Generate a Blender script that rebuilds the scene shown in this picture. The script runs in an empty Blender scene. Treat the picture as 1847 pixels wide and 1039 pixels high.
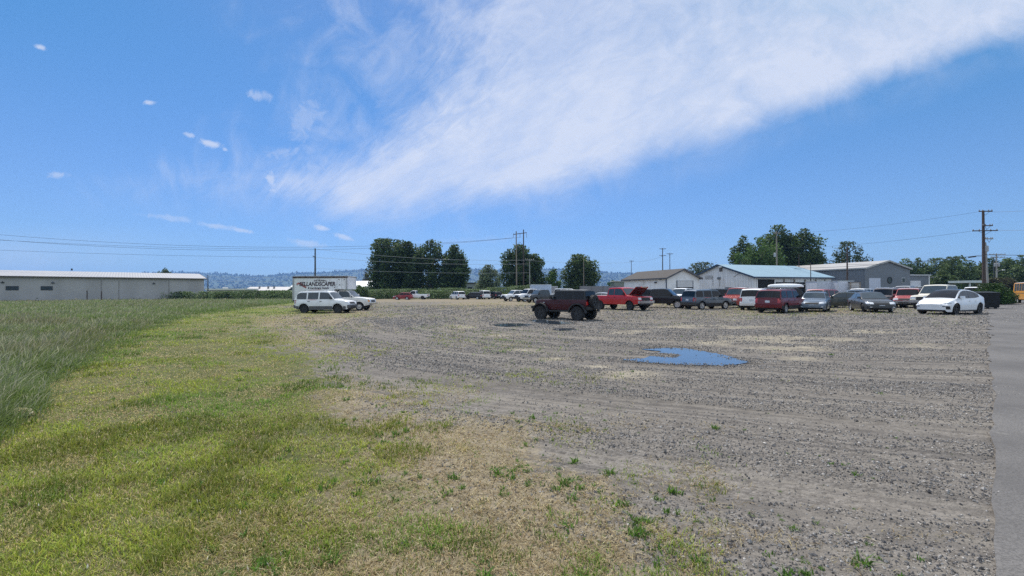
import bpy, math, random
import numpy as np
from mathutils import Matrix, Vector, Euler
R = math.radians
scene = bpy.context.scene
C = scene.collection
rng = np.random.default_rng(7)

# ------------------------------------------------------------------ camera
F, CX, CY, CAMH = 800.0, 923.5, 519.5, 1.65
PITCH, ROLL = math.atan(6.5 / 800), R(0.23)
cam_data = bpy.data.cameras.new('camera')
cam = bpy.data.objects.new('camera', cam_data)
C.objects.link(cam)
cam_data.sensor_width = 36.0
cam_data.lens = 36.0 * F / 1847.0
cam_data.clip_start = 0.1
cam_data.clip_end = 20000
CR = Euler((math.pi / 2 + PITCH, 0, 0)).to_matrix() @ Matrix.Rotation(-ROLL, 3, 'Z')
cam.matrix_world = Matrix.Translation((0, 0, CAMH)) @ CR.to_4x4()
scene.camera = cam
CRN = np.array(CR)

# ------------------------------------------------------------------ light
SUN_EL, SUN_AZ = 58.0, -14.0            # azimuth measured from +Y towards +X
scene.view_settings.view_transform = 'Standard'
scene.view_settings.look = 'None'
scene.view_settings.exposure = 0.32
scene.view_settings.gamma = 1.0
scene.cycles.use_denoising = False
scene.cycles.max_bounces = 6
scene.cycles.volume_bounces = 0
scene.cycles.transparent_max_bounces = 8
SKY_STRENGTH = 0.094
sun_d = bpy.data.lights.new('sun', 'SUN')
sun_d.energy = 4.5
sun_d.angle = R(0.53)
sun_d.color = (1.0, 0.95, 0.88)
sun = bpy.data.objects.new('sun', sun_d)
C.objects.link(sun)
_sd = Vector((math.sin(R(SUN_AZ)) * math.cos(R(SUN_EL)), math.cos(R(SUN_AZ)) * math.cos(R(SUN_EL)), math.sin(R(SUN_EL))))
sun.rotation_euler = (-_sd).to_track_quat('-Z', 'Y').to_euler()
sun.location = (0, 0, 300)


class S:
    """small wrapper to write shader maths as expressions"""
    nt = None

    def __init__(self, sock): self.s = sock

    @staticmethod
    def op(kind, *a):
        n = S.nt.nodes.new('ShaderNodeMath'); n.operation = kind
        for i, v in enumerate(a):
            if isinstance(v, S): S.nt.links.new(v.s, n.inputs[i])
            else: n.inputs[i].default_value = v
        return S(n.outputs[0])

    def __add__(s, o): return S.op('ADD', s, o)
    __radd__ = __add__
    def __sub__(s, o): return S.op('SUBTRACT', s, o)
    def __rsub__(s, o): return S.op('SUBTRACT', o, s)
    def __mul__(s, o): return S.op('MULTIPLY', s, o)
    __rmul__ = __mul__
    def __truediv__(s, o): return S.op('DIVIDE', s, o)
    def max(s, o): return S.op('MAXIMUM', s, o)
    def min(s, o): return S.op('MINIMUM', s, o)
    def pow(s, o): return S.op('POWER', s, o)

    def ss(s, a, b, lo=0.0, hi=1.0, kind='SMOOTHSTEP'):
        n = S.nt.nodes.new('ShaderNodeMapRange'); n.interpolation_type = kind
        S.nt.links.new(s.s, n.inputs[0])
        if a > b: a, b, lo, hi = b, a, hi, lo
        for i, v in enumerate((a, b, lo, hi)): n.inputs[i + 1].default_value = v
        return S(n.outputs[0])


def vec(x, y, z=0.0):
    n = S.nt.nodes.new('ShaderNodeCombineXYZ')
    for i, v in enumerate((x, y, z)):
        if isinstance(v, S): S.nt.links.new(v.s, n.inputs[i])
        else: n.inputs[i].default_value = v
    return S(n.outputs[0])


def noise(v, scale, detail=4.0, rough=0.55, dist=0.0):
    n = S.nt.nodes.new('ShaderNodeTexNoise')
    if v is not None: S.nt.links.new(v.s, n.inputs['Vector'])
    n.inputs['Scale'].default_value = scale; n.inputs['Detail'].default_value = detail
    n.inputs['Roughness'].default_value = rough; n.inputs['Distortion'].default_value = dist
    return S(n.outputs[0])


def mixc(f, a, b, mode='MIX'):
    n = S.nt.nodes.new('ShaderNodeMix'); n.data_type = 'RGBA'; n.blend_type = mode
    for i, v in ((0, f), (6, a), (7, b)):
        if isinstance(v, S): S.nt.links.new(v.s, n.inputs[i])
        elif i == 0: n.inputs[0].default_value = v
        else: n.inputs[i].default_value = (*v, 1) if len(v) == 3 else v
    return S(n.outputs[2])


def curve(v, pts, x0, x1, y0, y1):
    """piecewise curve y(v) through pts"""
    u = v.ss(x0, x1, kind='LINEAR')
    n = S.nt.nodes.new('ShaderNodeFloatCurve')
    S.nt.links.new(u.s, n.inputs['Value'])
    c = n.mapping.curves[0]
    q = [((x - x0) / (x1 - x0), (y - y0) / (y1 - y0)) for x, y in pts]
    while len(c.points) < len(q): c.points.new(0.5, 0.5)
    for p, (a, b) in zip(c.points, sorted(q)): p.location = (a, b); p.handle_type = 'AUTO_CLAMPED'
    n.mapping.update()
    return S(n.outputs[0]) * (y1 - y0) + y0


# ------------------------------------------------------------------ sky
world = bpy.data.worlds.new("World")
scene.world = world
world.use_nodes = True
nt = world.node_tree; nt.nodes.clear(); S.nt = nt
sky = nt.nodes.new('ShaderNodeTexSky'); sky.sky_type = 'NISHITA'
sky.sun_disc = False
sky.sun_elevation = R(SUN_EL); sky.sun_rotation = R(SUN_AZ)
sky.air_density = 1.0; sky.dust_density = 0.25; sky.ozone_density = 2.0
hs = nt.nodes.new('ShaderNodeHueSaturation')
hs.inputs['Saturation'].default_value = 1.55; hs.inputs['Value'].default_value = 1.0
nt.links.new(sky.outputs[0], hs.inputs['Color'])
tc = nt.nodes.new('ShaderNodeTexCoord')
sx = nt.nodes.new('ShaderNodeSeparateXYZ'); nt.links.new(tc.outputs['Generated'], sx.inputs[0])
DX, DY, DZ = (S(o) for o in sx.outputs)
front = DY.ss(0.05, 0.2)
dy = DY.max(0.05)
U, V = (DX / dy) * 8.0, (DZ / dy) * 8.0          # direction, in hundreds of focal units
PXs, PYs = U + 9.235, 5.26 - V                   # where the cirrus stands in the southern sky
ax, ay = PXs - 3.6, 5.2 - PYs
ang = S.op('ARCTAN2', ay, ax)
rad = S.op('SQRT', ax * ax + ay * ay)
streak = noise(vec(ang * 3.2, rad * 0.22, 0.3), 2.0, 8.0, 0.64, 0.7)
fine = noise(vec(ang * 11.0, rad * 0.6, 2.0), 2.4, 7.0, 0.68, 0.9)
puff = noise(vec(PXs, PYs, 1.0), 1.1, 7.0, 0.6, 0.7)
wob = (puff - 0.5) * 1.0 + (streak - 0.5) * 0.8
edge = curve(PXs, [(-6, 3.6), (4.2, 3.6), (5.4, 3.92), (6.7, 4.2), (8, 3.98), (10, 3.76), (10.8, 3.45), (12, 3.02), (13.5, 2.56), (15, 2.05), (16.5, 1.55), (17.5, 1.15), (18.5, 0.85), (24, -0.6)], -6, 24, -3, 8)
left = curve(PYs, [(-9, 8.2), (-2, 7.4), (0, 7.35), (1.3, 7.4), (2.0, 7.0), (2.5, 6.3), (3.0, 5.2), (3.5, 4.2), (4.2, 4.3), (6, 4.8)], -9, 6, 3, 10)
d_edge = edge - PYs
d_left = PXs - left
m_edge = (d_edge + wob * 0.55).ss(-0.10, 0.75)
m_left = (d_left + wob * 2.0 + (fine - 0.5) * 1.6).ss(-0.8, 2.1)
core = (d_edge.ss(3.2, 0.5) * 0.17) + 0.66
tex = (streak - 0.5) * 0.85 + (fine - 0.5) * 0.50 + (puff - 0.5) * 0.20
band = (m_edge * m_left * (core + tex)).max(0.0).min(0.92)
rim = (d_edge + wob * 0.3).ss(-0.6, 0.05) * (d_edge.ss(0.5, 0.0)) * PXs.ss(10, 12) * (puff - 0.25) * 0.34
haloL = (d_left + wob * 3.6).ss(-3.2, 0.4) * (d_edge + 0.3).ss(-0.3, 0.8) * ((puff - 0.40) * 1.5 + (streak - 0.5) * 0.5).max(0.0) * 0.8
cl = band.max(rim).max(haloL.min(0.5))


def wisp(x, y, a, b, rot, amt, soft=0.0):
    global cl
    c_, s_ = math.cos(R(rot)), math.sin(R(rot))
    qx, qy = PXs - x, PYs - y
    p = (qx * c_ + qy * s_) / a
    q = (qy * c_ - qx * s_) / b
    d = S.op('SQRT', p * p + q * q) + (fluff - 0.5) * 2.6
    cl = cl.max(d.ss(1.05, 0.1 - soft) * amt)


fluff = noise(vec(PXs, PYs, 5.0), 4.5, 5.0, 0.62, 0.5)
for w in ((0.70, 0.80, .16, .06, 15, .7), (2.68, 1.81, .15, .06, 0, .65), (3.40, 2.40, .12, .05, 10, .55), (3.80, 2.56, .24, .08, 20, .75),
          (4.06, 2.67, .08, .04, 20, .5), (1.05, 3.12, .22, .08, 0, .45), (4.66, 1.70, .26, .12, 15, .4), (5.55, 2.1, .42, .5, 40, .32), (4.90, 3.25, .22, .13, 60, .7),
          (4.95, 3.42, .16, .08, 0, .6), (5.80, 4.09, .15, .06, 10, .75), (6.25, 4.28, .3, .06, 18, .7), (5.5, 4.37, .42, .09, 10, .5), (4.4, 4.14, .25, .05, 12, .6),
          (3.9, 4.05, .5, .06, 8, .5), (3.0, 3.9, .6, .07, 8, .35), (5.7, 3.02, .3, .18, 20, .35), (8.3, 4.35, 1.5, .12, -3, .12), (5.1, 2.72, .6, .12, -10, .3)):
    wisp(*w)
low = PYs.ss(3.9, 4.95) * PXs.ss(5.0, -0.5) * (puff * 0.9 + 0.15)
low2 = PYs.ss(4.2, 5.3) * 0.36
puff3 = noise(S(tc.outputs['Generated']), 3.0, 6.0, 0.6, 0.6)          # unseen bright cloud added overhead and behind the viewer to lift the shade
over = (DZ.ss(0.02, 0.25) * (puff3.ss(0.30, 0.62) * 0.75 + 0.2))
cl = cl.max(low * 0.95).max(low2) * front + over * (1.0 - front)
spc = nt.nodes.new('ShaderNodeSeparateColor'); nt.links.new(hs.outputs[0], spc.inputs[0])
cmb = nt.nodes.new('ShaderNodeCombineColor')
for i_, (k_, p_) in enumerate(((1.55, .34), (1.775, .5), (1.44, .8))):      # the camera's rendering of a clear blue
    nt.links.new((S(spc.outputs[i_]).max(0.0).pow(p_) * k_).s, cmb.inputs[i_])
skyc = S(cmb.outputs[0])
cloudc = (6.3, 6.7, 7.8)
cc2 = mixc(front, (8.2, 9.0, 10.4), cloudc)  # the added unseen cloud is brighter and bluer than the cirrus ahead
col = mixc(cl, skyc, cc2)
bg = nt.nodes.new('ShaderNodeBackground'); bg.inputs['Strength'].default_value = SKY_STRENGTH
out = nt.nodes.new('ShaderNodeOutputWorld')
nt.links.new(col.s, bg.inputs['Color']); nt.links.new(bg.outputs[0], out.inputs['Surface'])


# ------------------------------------------------------------------ measuring helpers
def hor(px): return 526.0 - 0.004 * (px - CX)
def X(px, Z): return (px - CX) / F * Z
def H(px, py, Z): return CAMH + (hor(px) - py) / F * Z            # height of what is seen at px,py at depth Z
def at(px, Z): return Vector((X(px, Z), Z, gh(X(px, Z), Z)))
def depth(px, py): return CAMH * F / (py - hor(px))


def gh(x, y):
    """gentle lie of the land"""
    return -0.13 * np.exp(-((x - 3.5) ** 2 / 70 + (y - 27.5) ** 2 / 45)) + 0.06 * np.exp(-((x - 29) ** 2 / 60 + (y - 29) ** 2 / 60))


def to_px(x, y, z=0.0):
    """picture position of ground points (for laying the ground cover out)"""
    d = np.stack([x, y, np.broadcast_to(z - CAMH, np.shape(x))], -1) @ CRN
    w = np.maximum(-d[..., 2], 0.05)
    return CX + F * d[..., 0] / w, CY - F * d[..., 1] / w


def hsh(i, j, k):
    h = (i * 374761393 + j * 668265263 + k * 974634777) & 0xffffffff
    h = ((h ^ (h >> 13)) * 1274126177) & 0xffffffff
    return ((h ^ (h >> 16)) & 0xffff) / 65535.0


def vnoise(x, y, k=0):
    xi, yi = np.floor(x).astype(np.int64), np.floor(y).astype(np.int64)
    fx, fy = x - xi, y - yi
    fx = fx * fx * (3 - 2 * fx); fy = fy * fy * (3 - 2 * fy)
    a, b, c, d = hsh(xi, yi, k), hsh(xi + 1, yi, k), hsh(xi, yi + 1, k), hsh(xi + 1, yi + 1, k)
    return (a + (b - a) * fx) * (1 - fy) + (c + (d - c) * fx) * fy


def fbm(x, y, k=0, o=4):
    s, a, t = 0, 1.0, 0
    for i in range(o):
        s = s + a * vnoise(x * 2 ** i + 17.3 * i, y * 2 ** i + 9.1 * i, k + i); t += a; a *= 0.55
    return s / t


# ------------------------------------------------------------------ materials
def new_mat(name):
    m = bpy.data.materials.new(name); m.use_nodes = True
    S.nt = m.node_tree
    b = m.node_tree.nodes['Principled BSDF']
    return m, b


def link(sock, inp): S.nt.links.new(sock.s, inp)


_mats = {}


def flat(name, col, rough=0.6, metal=0.0, var=0.12, scale=3.0, coat=0.0, spec=0.5, bump=0.0, dirt=None, stretch=(1, 1, 1)):
    """procedural surface: base colour broken up by noise, with optional dirt"""
    if name in _mats: return _mats[name]
    m, b = new_mat(name)
    t = S.nt.nodes.new('ShaderNodeTexCoord')
    mp = S.nt.nodes.new('ShaderNodeMapping'); mp.inputs['Scale'].default_value = stretch
    S.nt.links.new(t.outputs['Object'], mp.inputs[0])
    v = S(mp.outputs[0])
    n = noise(v, scale, 5.0, 0.6)
    lo = tuple(c * (1 - var) for c in col); hi = tuple(min(1, c * (1 + var)) for c in col)
    c = mixc(n.ss(0.3, 0.7), lo, hi)
    if dirt:
        dn = noise(v, scale * 0.6, 6.0, 0.65)
        c = mixc(dn.ss(0.55, 0.72) * dirt[3], c, dirt[:3])
    link(c, b.inputs['Base Color'])
    b.inputs['Roughness'].default_value = rough
    b.inputs['Metallic'].default_value = metal
    b.inputs['Coat Weight'].default_value = coat
    b.inputs['Coat Roughness'].default_value = 0.06
    b.inputs['Specular IOR Level'].default_value = spec
    if bump:
        bn = S.nt.nodes.new('ShaderNodeBump'); bn.inputs['Strength'].default_value = bump; bn.inputs['Distance'].default_value = 0.02
        link(noise(v, scale * 6, 5.0), bn.inputs['Height']); S.nt.links.new(bn.outputs[0], b.inputs['Normal'])
    _mats[name] = m
    return m


def ribbed(name, col, axis='X', pitch=0.25, rough=0.5, dirt=None, var=0.06, depth_=0.03):
    """ribbed sheet metal / boards"""
    if name in _mats: return _mats[name]
    m, b = new_mat(name)
    t = S.nt.nodes.new('ShaderNodeTexCoord')
    w = S.nt.nodes.new('ShaderNodeTexWave'); w.bands_direction = axis; w.wave_profile = 'SIN'
    w.inputs['Scale'].default_value = 2 * math.pi / 20 / pitch
    S.nt.links.new(t.outputs['Object'], w.inputs[0])
    v = S(t.outputs['Object'])
    n = noise(v, 0.35, 6.0, 0.65)
    c = mixc(n.ss(0.3, 0.7), tuple(c * (1 - var) for c in col), tuple(min(1, c * (1 + var)) for c in col))
    sh = noise(v, 0.9 / pitch * 0.2, 2.0)
    c = mixc(sh.ss(0.45, 0.6) * 0.15, c, tuple(x * 0.8 for x in col))
    if dirt:
        mp = S.nt.nodes.new('ShaderNodeMapping'); mp.inputs['Scale'].default_value = (1.2, 1.2, 0.15)
        S.nt.links.new(t.outputs['Object'], mp.inputs[0])
        c = mixc(noise(S(mp.outputs[0]), 1.2, 6.0, 0.7).ss(0.52, 0.75) * dirt[3], c, dirt[:3])
    link(c, b.inputs['Base Color']); b.inputs['Roughness'].default_value = rough
    bn = S.nt.nodes.new('ShaderNodeBump'); bn.inputs['Strength'].default_value = 0.7; bn.inputs['Distance'].default_value = depth_
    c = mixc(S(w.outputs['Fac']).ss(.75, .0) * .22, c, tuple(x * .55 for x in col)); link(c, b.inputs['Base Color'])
    S.nt.links.new(w.outputs['Fac'], bn.inputs['Height']); S.nt.links.new(bn.outputs[0], b.inputs['Normal'])
    _mats[name] = m
    return m


def leafmat(name, col, var=0.35, trans=0.3):
    """leaf or blade: tint stored per leaf, some light let through"""
    if name in _mats: return _mats[name]
    m, b = new_mat(name)
    a = S.nt.nodes.new('ShaderNodeAttribute'); a.attribute_name = 'tint'
    c = mixc(1.0, col, S(a.outputs['Color']), 'MULTIPLY')
    link(c, b.inputs['Base Color']); b.inputs['Roughness'].default_value = 0.55
    b.inputs['Specular IOR Level'].default_value = 0.25
    tr = S.nt.nodes.new('ShaderNodeBsdfTranslucent'); link(c, tr.inputs[0])
    mx = S.nt.nodes.new('ShaderNodeMixShader'); mx.inputs[0].default_value = trans
    o = S.nt.nodes['Material Output']
    S.nt.links.new(b.outputs[0], mx.inputs[1]); S.nt.links.new(tr.outputs[0], mx.inputs[2]); S.nt.links.new(mx.outputs[0], o.inputs[0])
    _mats[name] = m
    return m


# ------------------------------------------------------------------ object helpers
def tag(o, label=None, cat=None, group=None, kind=None):
    if label: o['label'] = label
    if cat: o['category'] = cat
    if group: o['group'] = group
    if kind: o['kind'] = kind
    return o


def thing(name, label, cat, loc=(0, 0, 0), rz=0.0, group=None):
    o = bpy.data.objects.new(name, None); C.objects.link(o)
    o.empty_display_size = 0.3
    o.location = loc; o.rotation_euler = (0, 0, rz)
    return tag(o, label, cat, group)


def mesh_np(name, V_, faces, m, parent=None, tint=None, smooth=False):
    """faces: list of (n,k) index arrays, k constant in each"""
    me = bpy.data.meshes.new(name)
    V_ = np.asarray(V_, np.float32)
    me.vertices.add(len(V_)); me.vertices.foreach_set('co', V_.ravel())
    faces = [np.asarray(f, np.int32) for f in faces if len(f)]
    nl = sum(f.size for f in faces); npoly = sum(len(f) for f in faces)
    me.loops.add(nl); me.polygons.add(npoly)
    me.loops.foreach_set('vertex_index', np.concatenate([f.ravel() for f in faces]))
    st, k = [], 0
    for f in faces:
        st.append(np.arange(len(f), dtype=np.int32) * f.shape[1] + k); k += f.size
    me.polygons.foreach_set('loop_start', np.concatenate(st))
    me.update(calc_edges=True)
    if tint is not None:
        a = me.color_attributes.new('tint', 'FLOAT_COLOR', 'POINT')
        t = np.ones((len(V_), 4), np.float32); t[:, :tint.shape[1]] = tint
        a.data.foreach_set('color', t.ravel())
    me.polygons.foreach_set('use_smooth', np.full(npoly, smooth))
    if m: me.materials.append(m)
    o = bpy.data.objects.new(name, me); C.objects.link(o)
    if parent: o.parent = parent
    return o


class MB:
    """collects shapes, links them as one mesh object"""

    def __init__(self): self.v, self.f = [], []

    def add(self, vs, fs):
        k = len(self.v); self.v += [tuple(p) for p in vs]
        self.f += [tuple(i + k for i in f) for f in fs]
        return self

    def box(self, c, s, rz=0.0, M=None, taper=1.0):
        q = []
        for z in (-1, 1):
            t = taper if z > 0 else 1.0
            for x, y in ((-1, -1), (1, -1), (1, 1), (-1, 1)): q.append(Vector((x * s[0] / 2 * t, y * s[1] / 2 * t, z * s[2] / 2)))
        if M is None: M = Matrix.Rotation(rz, 3, 'Z')
        q = [M @ p + Vector(c) for p in q]
        return self.add(q, [(3, 2, 1, 0), (4, 5, 6, 7), (0, 1, 5, 4), (1, 2, 6, 5), (2, 3, 7, 6), (3, 0, 4, 7)])

    def tube(self, pts, r, n=8, cap=True):
        pts = [Vector(p) for p in pts]
        rs = r if isinstance(r, (list, tuple)) else [r] * len(pts)
        vs = []
        for i, p in enumerate(pts):
            d = (pts[min(i + 1, len(pts) - 1)] - pts[max(i - 1, 0)]).normalized()
            a = d.cross(Vector((0, 0, 1)) if abs(d.z) < 0.95 else Vector((1, 0, 0))).normalized(); b = d.cross(a)
            for k in range(n):
                t = 2 * math.pi * k / n
                vs.append(p + (a * math.cos(t) + b * math.sin(t)) * rs[i])
        fs = [(i * n + k, i * n + (k + 1) % n, (i + 1) * n + (k + 1) % n, (i + 1) * n + k) for i in range(len(pts) - 1) for k in range(n)]
        if cap: fs += [tuple(range(n)), tuple((len(pts) - 1) * n + k for k in range(n - 1, -1, -1))]
        return self.add(vs, fs)

    def lathe_y(self, prof, n=24, c=(0, 0, 0)):
        """profile (radius, y) turned about the y axis"""
        vs = [(c[0] + r * math.cos(2 * math.pi * k / n), c[1] + y, c[2] + r * math.sin(2 * math.pi * k / n)) for r, y in prof for k in range(n)]
        fs = [(i * n + k, i * n + (k + 1) % n, (i + 1) * n + (k + 1) % n, (i + 1) * n + k) for i in range(len(prof) - 1) for k in range(n)]
        return self.add(vs, fs)

    def prism(self, poly, y0, y1):
        """polygon in (x,z) extruded along y"""
        n = len(poly)
        vs = [(x, y0, z) for x, z in poly] + [(x, y1, z) for x, z in poly]
        return self.add(vs, [tuple(range(n)), tuple(range(2 * n - 1, n - 1, -1))] + [(i, i + n, (i + 1) % n + n, (i + 1) % n) for i in range(n)])

    def slab(self, g, d, back=0.012):
        """grid of points -> thin raised panel along its normals"""
        g = np.asarray(g, float); a, b = g.shape[:2]
        du = np.gradient(g, axis=0); dv = np.gradient(g, axis=1)
        n = np.cross(du, dv); n /= np.maximum(np.linalg.norm(n, axis=2, keepdims=True), 1e-9)
        top = (g + n * d).reshape(-1, 3); bot = (g - n * back).reshape(-1, 3)
        fs = [(i * b + j, (i + 1) * b + j, (i + 1) * b + j + 1, i * b + j + 1) for i in range(a - 1) for j in range(b - 1)]
        k = a * b
        rim = [i * b for i in range(a)] + [(a - 1) * b + j for j in range(1, b)] + [i * b + b - 1 for i in range(a - 2, -1, -1)] + [j for j in range(b - 2, 0, -1)]
        fs += [(rim[i], k + rim[i], k + rim[(i + 1) % len(rim)], rim[(i + 1) % len(rim)]) for i in range(len(rim))]
        return self.add(np.concatenate([top, bot]), fs)

    def build(self, name, m, parent=None, smooth=False, angle=35, fix=False):
        me = bpy.data.meshes.new(name); me.from_pydata(self.v, [], self.f); me.update()
        if fix:
            import bmesh
            bm = bmesh.new(); bm.from_mesh(me); bmesh.ops.recalc_face_normals(bm, faces=bm.faces); bm.to_mesh(me); bm.free()
        if smooth:
            me.polygons.foreach_set('use_smooth', [True] * len(me.polygons)); me.set_sharp_from_angle(angle=R(angle))
        me.materials.append(m)
        o = bpy.data.objects.new(name, me); C.objects.link(o)
        if parent: o.parent = parent
        return o
# ------------------------------------------------------------------ vehicles
GLASS = lambda: flat('car_glass', (0.008, 0.009, 0.011), 0.05, var=0.05, spec=0.3)
GLASS2 = lambda: flat('car_glass_pale', (0.045, 0.06, 0.07), 0.05, var=0.15, scale=2.0, spec=0.5)
TYRE = lambda: flat('tyre_rubber', (0.016, 0.016, 0.017), 0.85, var=0.3, dirt=(0.07, 0.065, 0.055, 0.4))
ALLOY = lambda: flat('wheel_alloy', (0.55, 0.56, 0.57), 0.3, metal=0.6)
DARKRIM = lambda: flat('wheel_dark', (0.03, 0.03, 0.032), 0.45)
TRIM = lambda: flat('black_trim', (0.015, 0.015, 0.016), 0.6, var=0.3, dirt=(0.04, 0.037, 0.034, 0.3))
GREYTRIM = lambda: flat('grey_cladding', (0.10, 0.10, 0.105), 0.65, var=0.2, dirt=(0.2, 0.18, 0.15, 0.4))
CHROME = lambda: flat('bright_chrome', (0.62, 0.63, 0.64), 0.18, metal=0.9, var=0.1)
LAMP = lambda: flat('lamp_glass', (0.62, 0.64, 0.66), 0.08, var=0.15, spec=0.8, coat=0.6)
REDLAMP = lambda: flat('red_lamp_glass', (0.42, 0.02, 0.02), 0.12, coat=0.6)
AMBER = lambda: flat('amber_lamp_glass', (0.75, 0.28, 0.03), 0.15, coat=0.5)
PLATE = lambda: flat('number_plate', (0.55, 0.58, 0.62), 0.4, var=0.3, scale=14)


def paint(name, col, rough=0.32, dusty=0.25, metal=0.0):
    return flat('paint_' + name, col, rough, metal=metal, var=0.07, scale=1.3, spec=.35, coat=0.28 if dusty > .07 else .12, dirt=(0.28, 0.25, 0.2, dusty))


_wheels = {}


def wheel_meshes(r, w, style):
    k = (round(r, 3), round(w, 3), style)
    if k in _wheels: return _wheels[k]
    h = w / 2
    rr = r * (0.60 if style in ('offroad', 'steel') else 0.68)
    t = MB()
    t.lathe_y([(rr, -h * .85), (rr * 1.04, -h), (r * 0.93, -h), (r * 0.985, -h * .8), (r, -h * .5), (r, h * .5), (r * 0.985, h * .8), (r * 0.93, h), (rr * 1.04, h), (rr, h * .85), (rr, -h * .85)], 28)
    if style == 'offroad':
        for k2 in range(22):
            a = 2 * math.pi * k2 / 22
            for s in (-1, 1):
                t.box((r * math.cos(a), s * h * .62, r * math.sin(a)), (0.035, h * .62, 0.06), M=Matrix.Rotation(-a, 3, 'Y'))
    to = t.build('wheel', TYRE(), None, smooth=True, angle=40, fix=True)
    q = MB()
    q.lathe_y([(rr, -h * .8), (rr, h * .86), (rr * .9, h * .84), (rr * .86, h * .45), (0.001, h * .40)], 24)
    if style == 'steel':
        q.lathe_y([(rr * .62, h * .42), (rr * .5, h * .8), (rr * .22, h * .86), (rr * .2, h * 1.05), (0.001, h * 1.07)], 20)
        for k2 in range(8):
            a = 2 * math.pi * k2 / 8
            q.box((rr * .74 * math.cos(a), h * .5, rr * .74 * math.sin(a)), (rr * .26, h * .3, rr * .2), M=Matrix.Rotation(-a, 3, 'Y'))
    else:
        n = 5 if style != 'multi' else 9
        for k2 in range(n):
            a = 2 * math.pi * k2 / n + .3
            q.box((rr * .5 * math.cos(a), h * .66, rr * .5 * math.sin(a)), (rr * .95, h * .22, rr * (.24 if n == 5 else .12)), M=Matrix.Rotation(-a, 3, 'Y'))
        q.lathe_y([(rr * .24, h * .5), (rr * .22, h * .86), (0.001, h * .9)], 16)
    m = {'dark': DARKRIM, 'offroad': DARKRIM, 'blackmulti': DARKRIM}.get(style, ALLOY)()
    ro = q.build('rim', m, None, smooth=True, angle=40, fix=True)
    res = (to.data, ro.data)
    for o in (to, ro): bpy.data.objects.remove(o)
    _wheels[k] = res
    return res


def add_wheel(root, x, y, r, w, style, z=None, steer=0.0):
    a, b = wheel_meshes(r, w, style)
    o = bpy.data.objects.new('wheel', a); C.objects.link(o); o.parent = root
    o.location = (x, y, r - 0.012 if z is None else z); o.rotation_euler = (0, 0, (math.pi if y < 0 else 0) + steer)
    p = bpy.data.objects.new('rim', b); C.objects.link(p); p.parent = o
    return o


def loop(x0, x1, n): return list(np.linspace(x0, x1, n))


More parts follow.
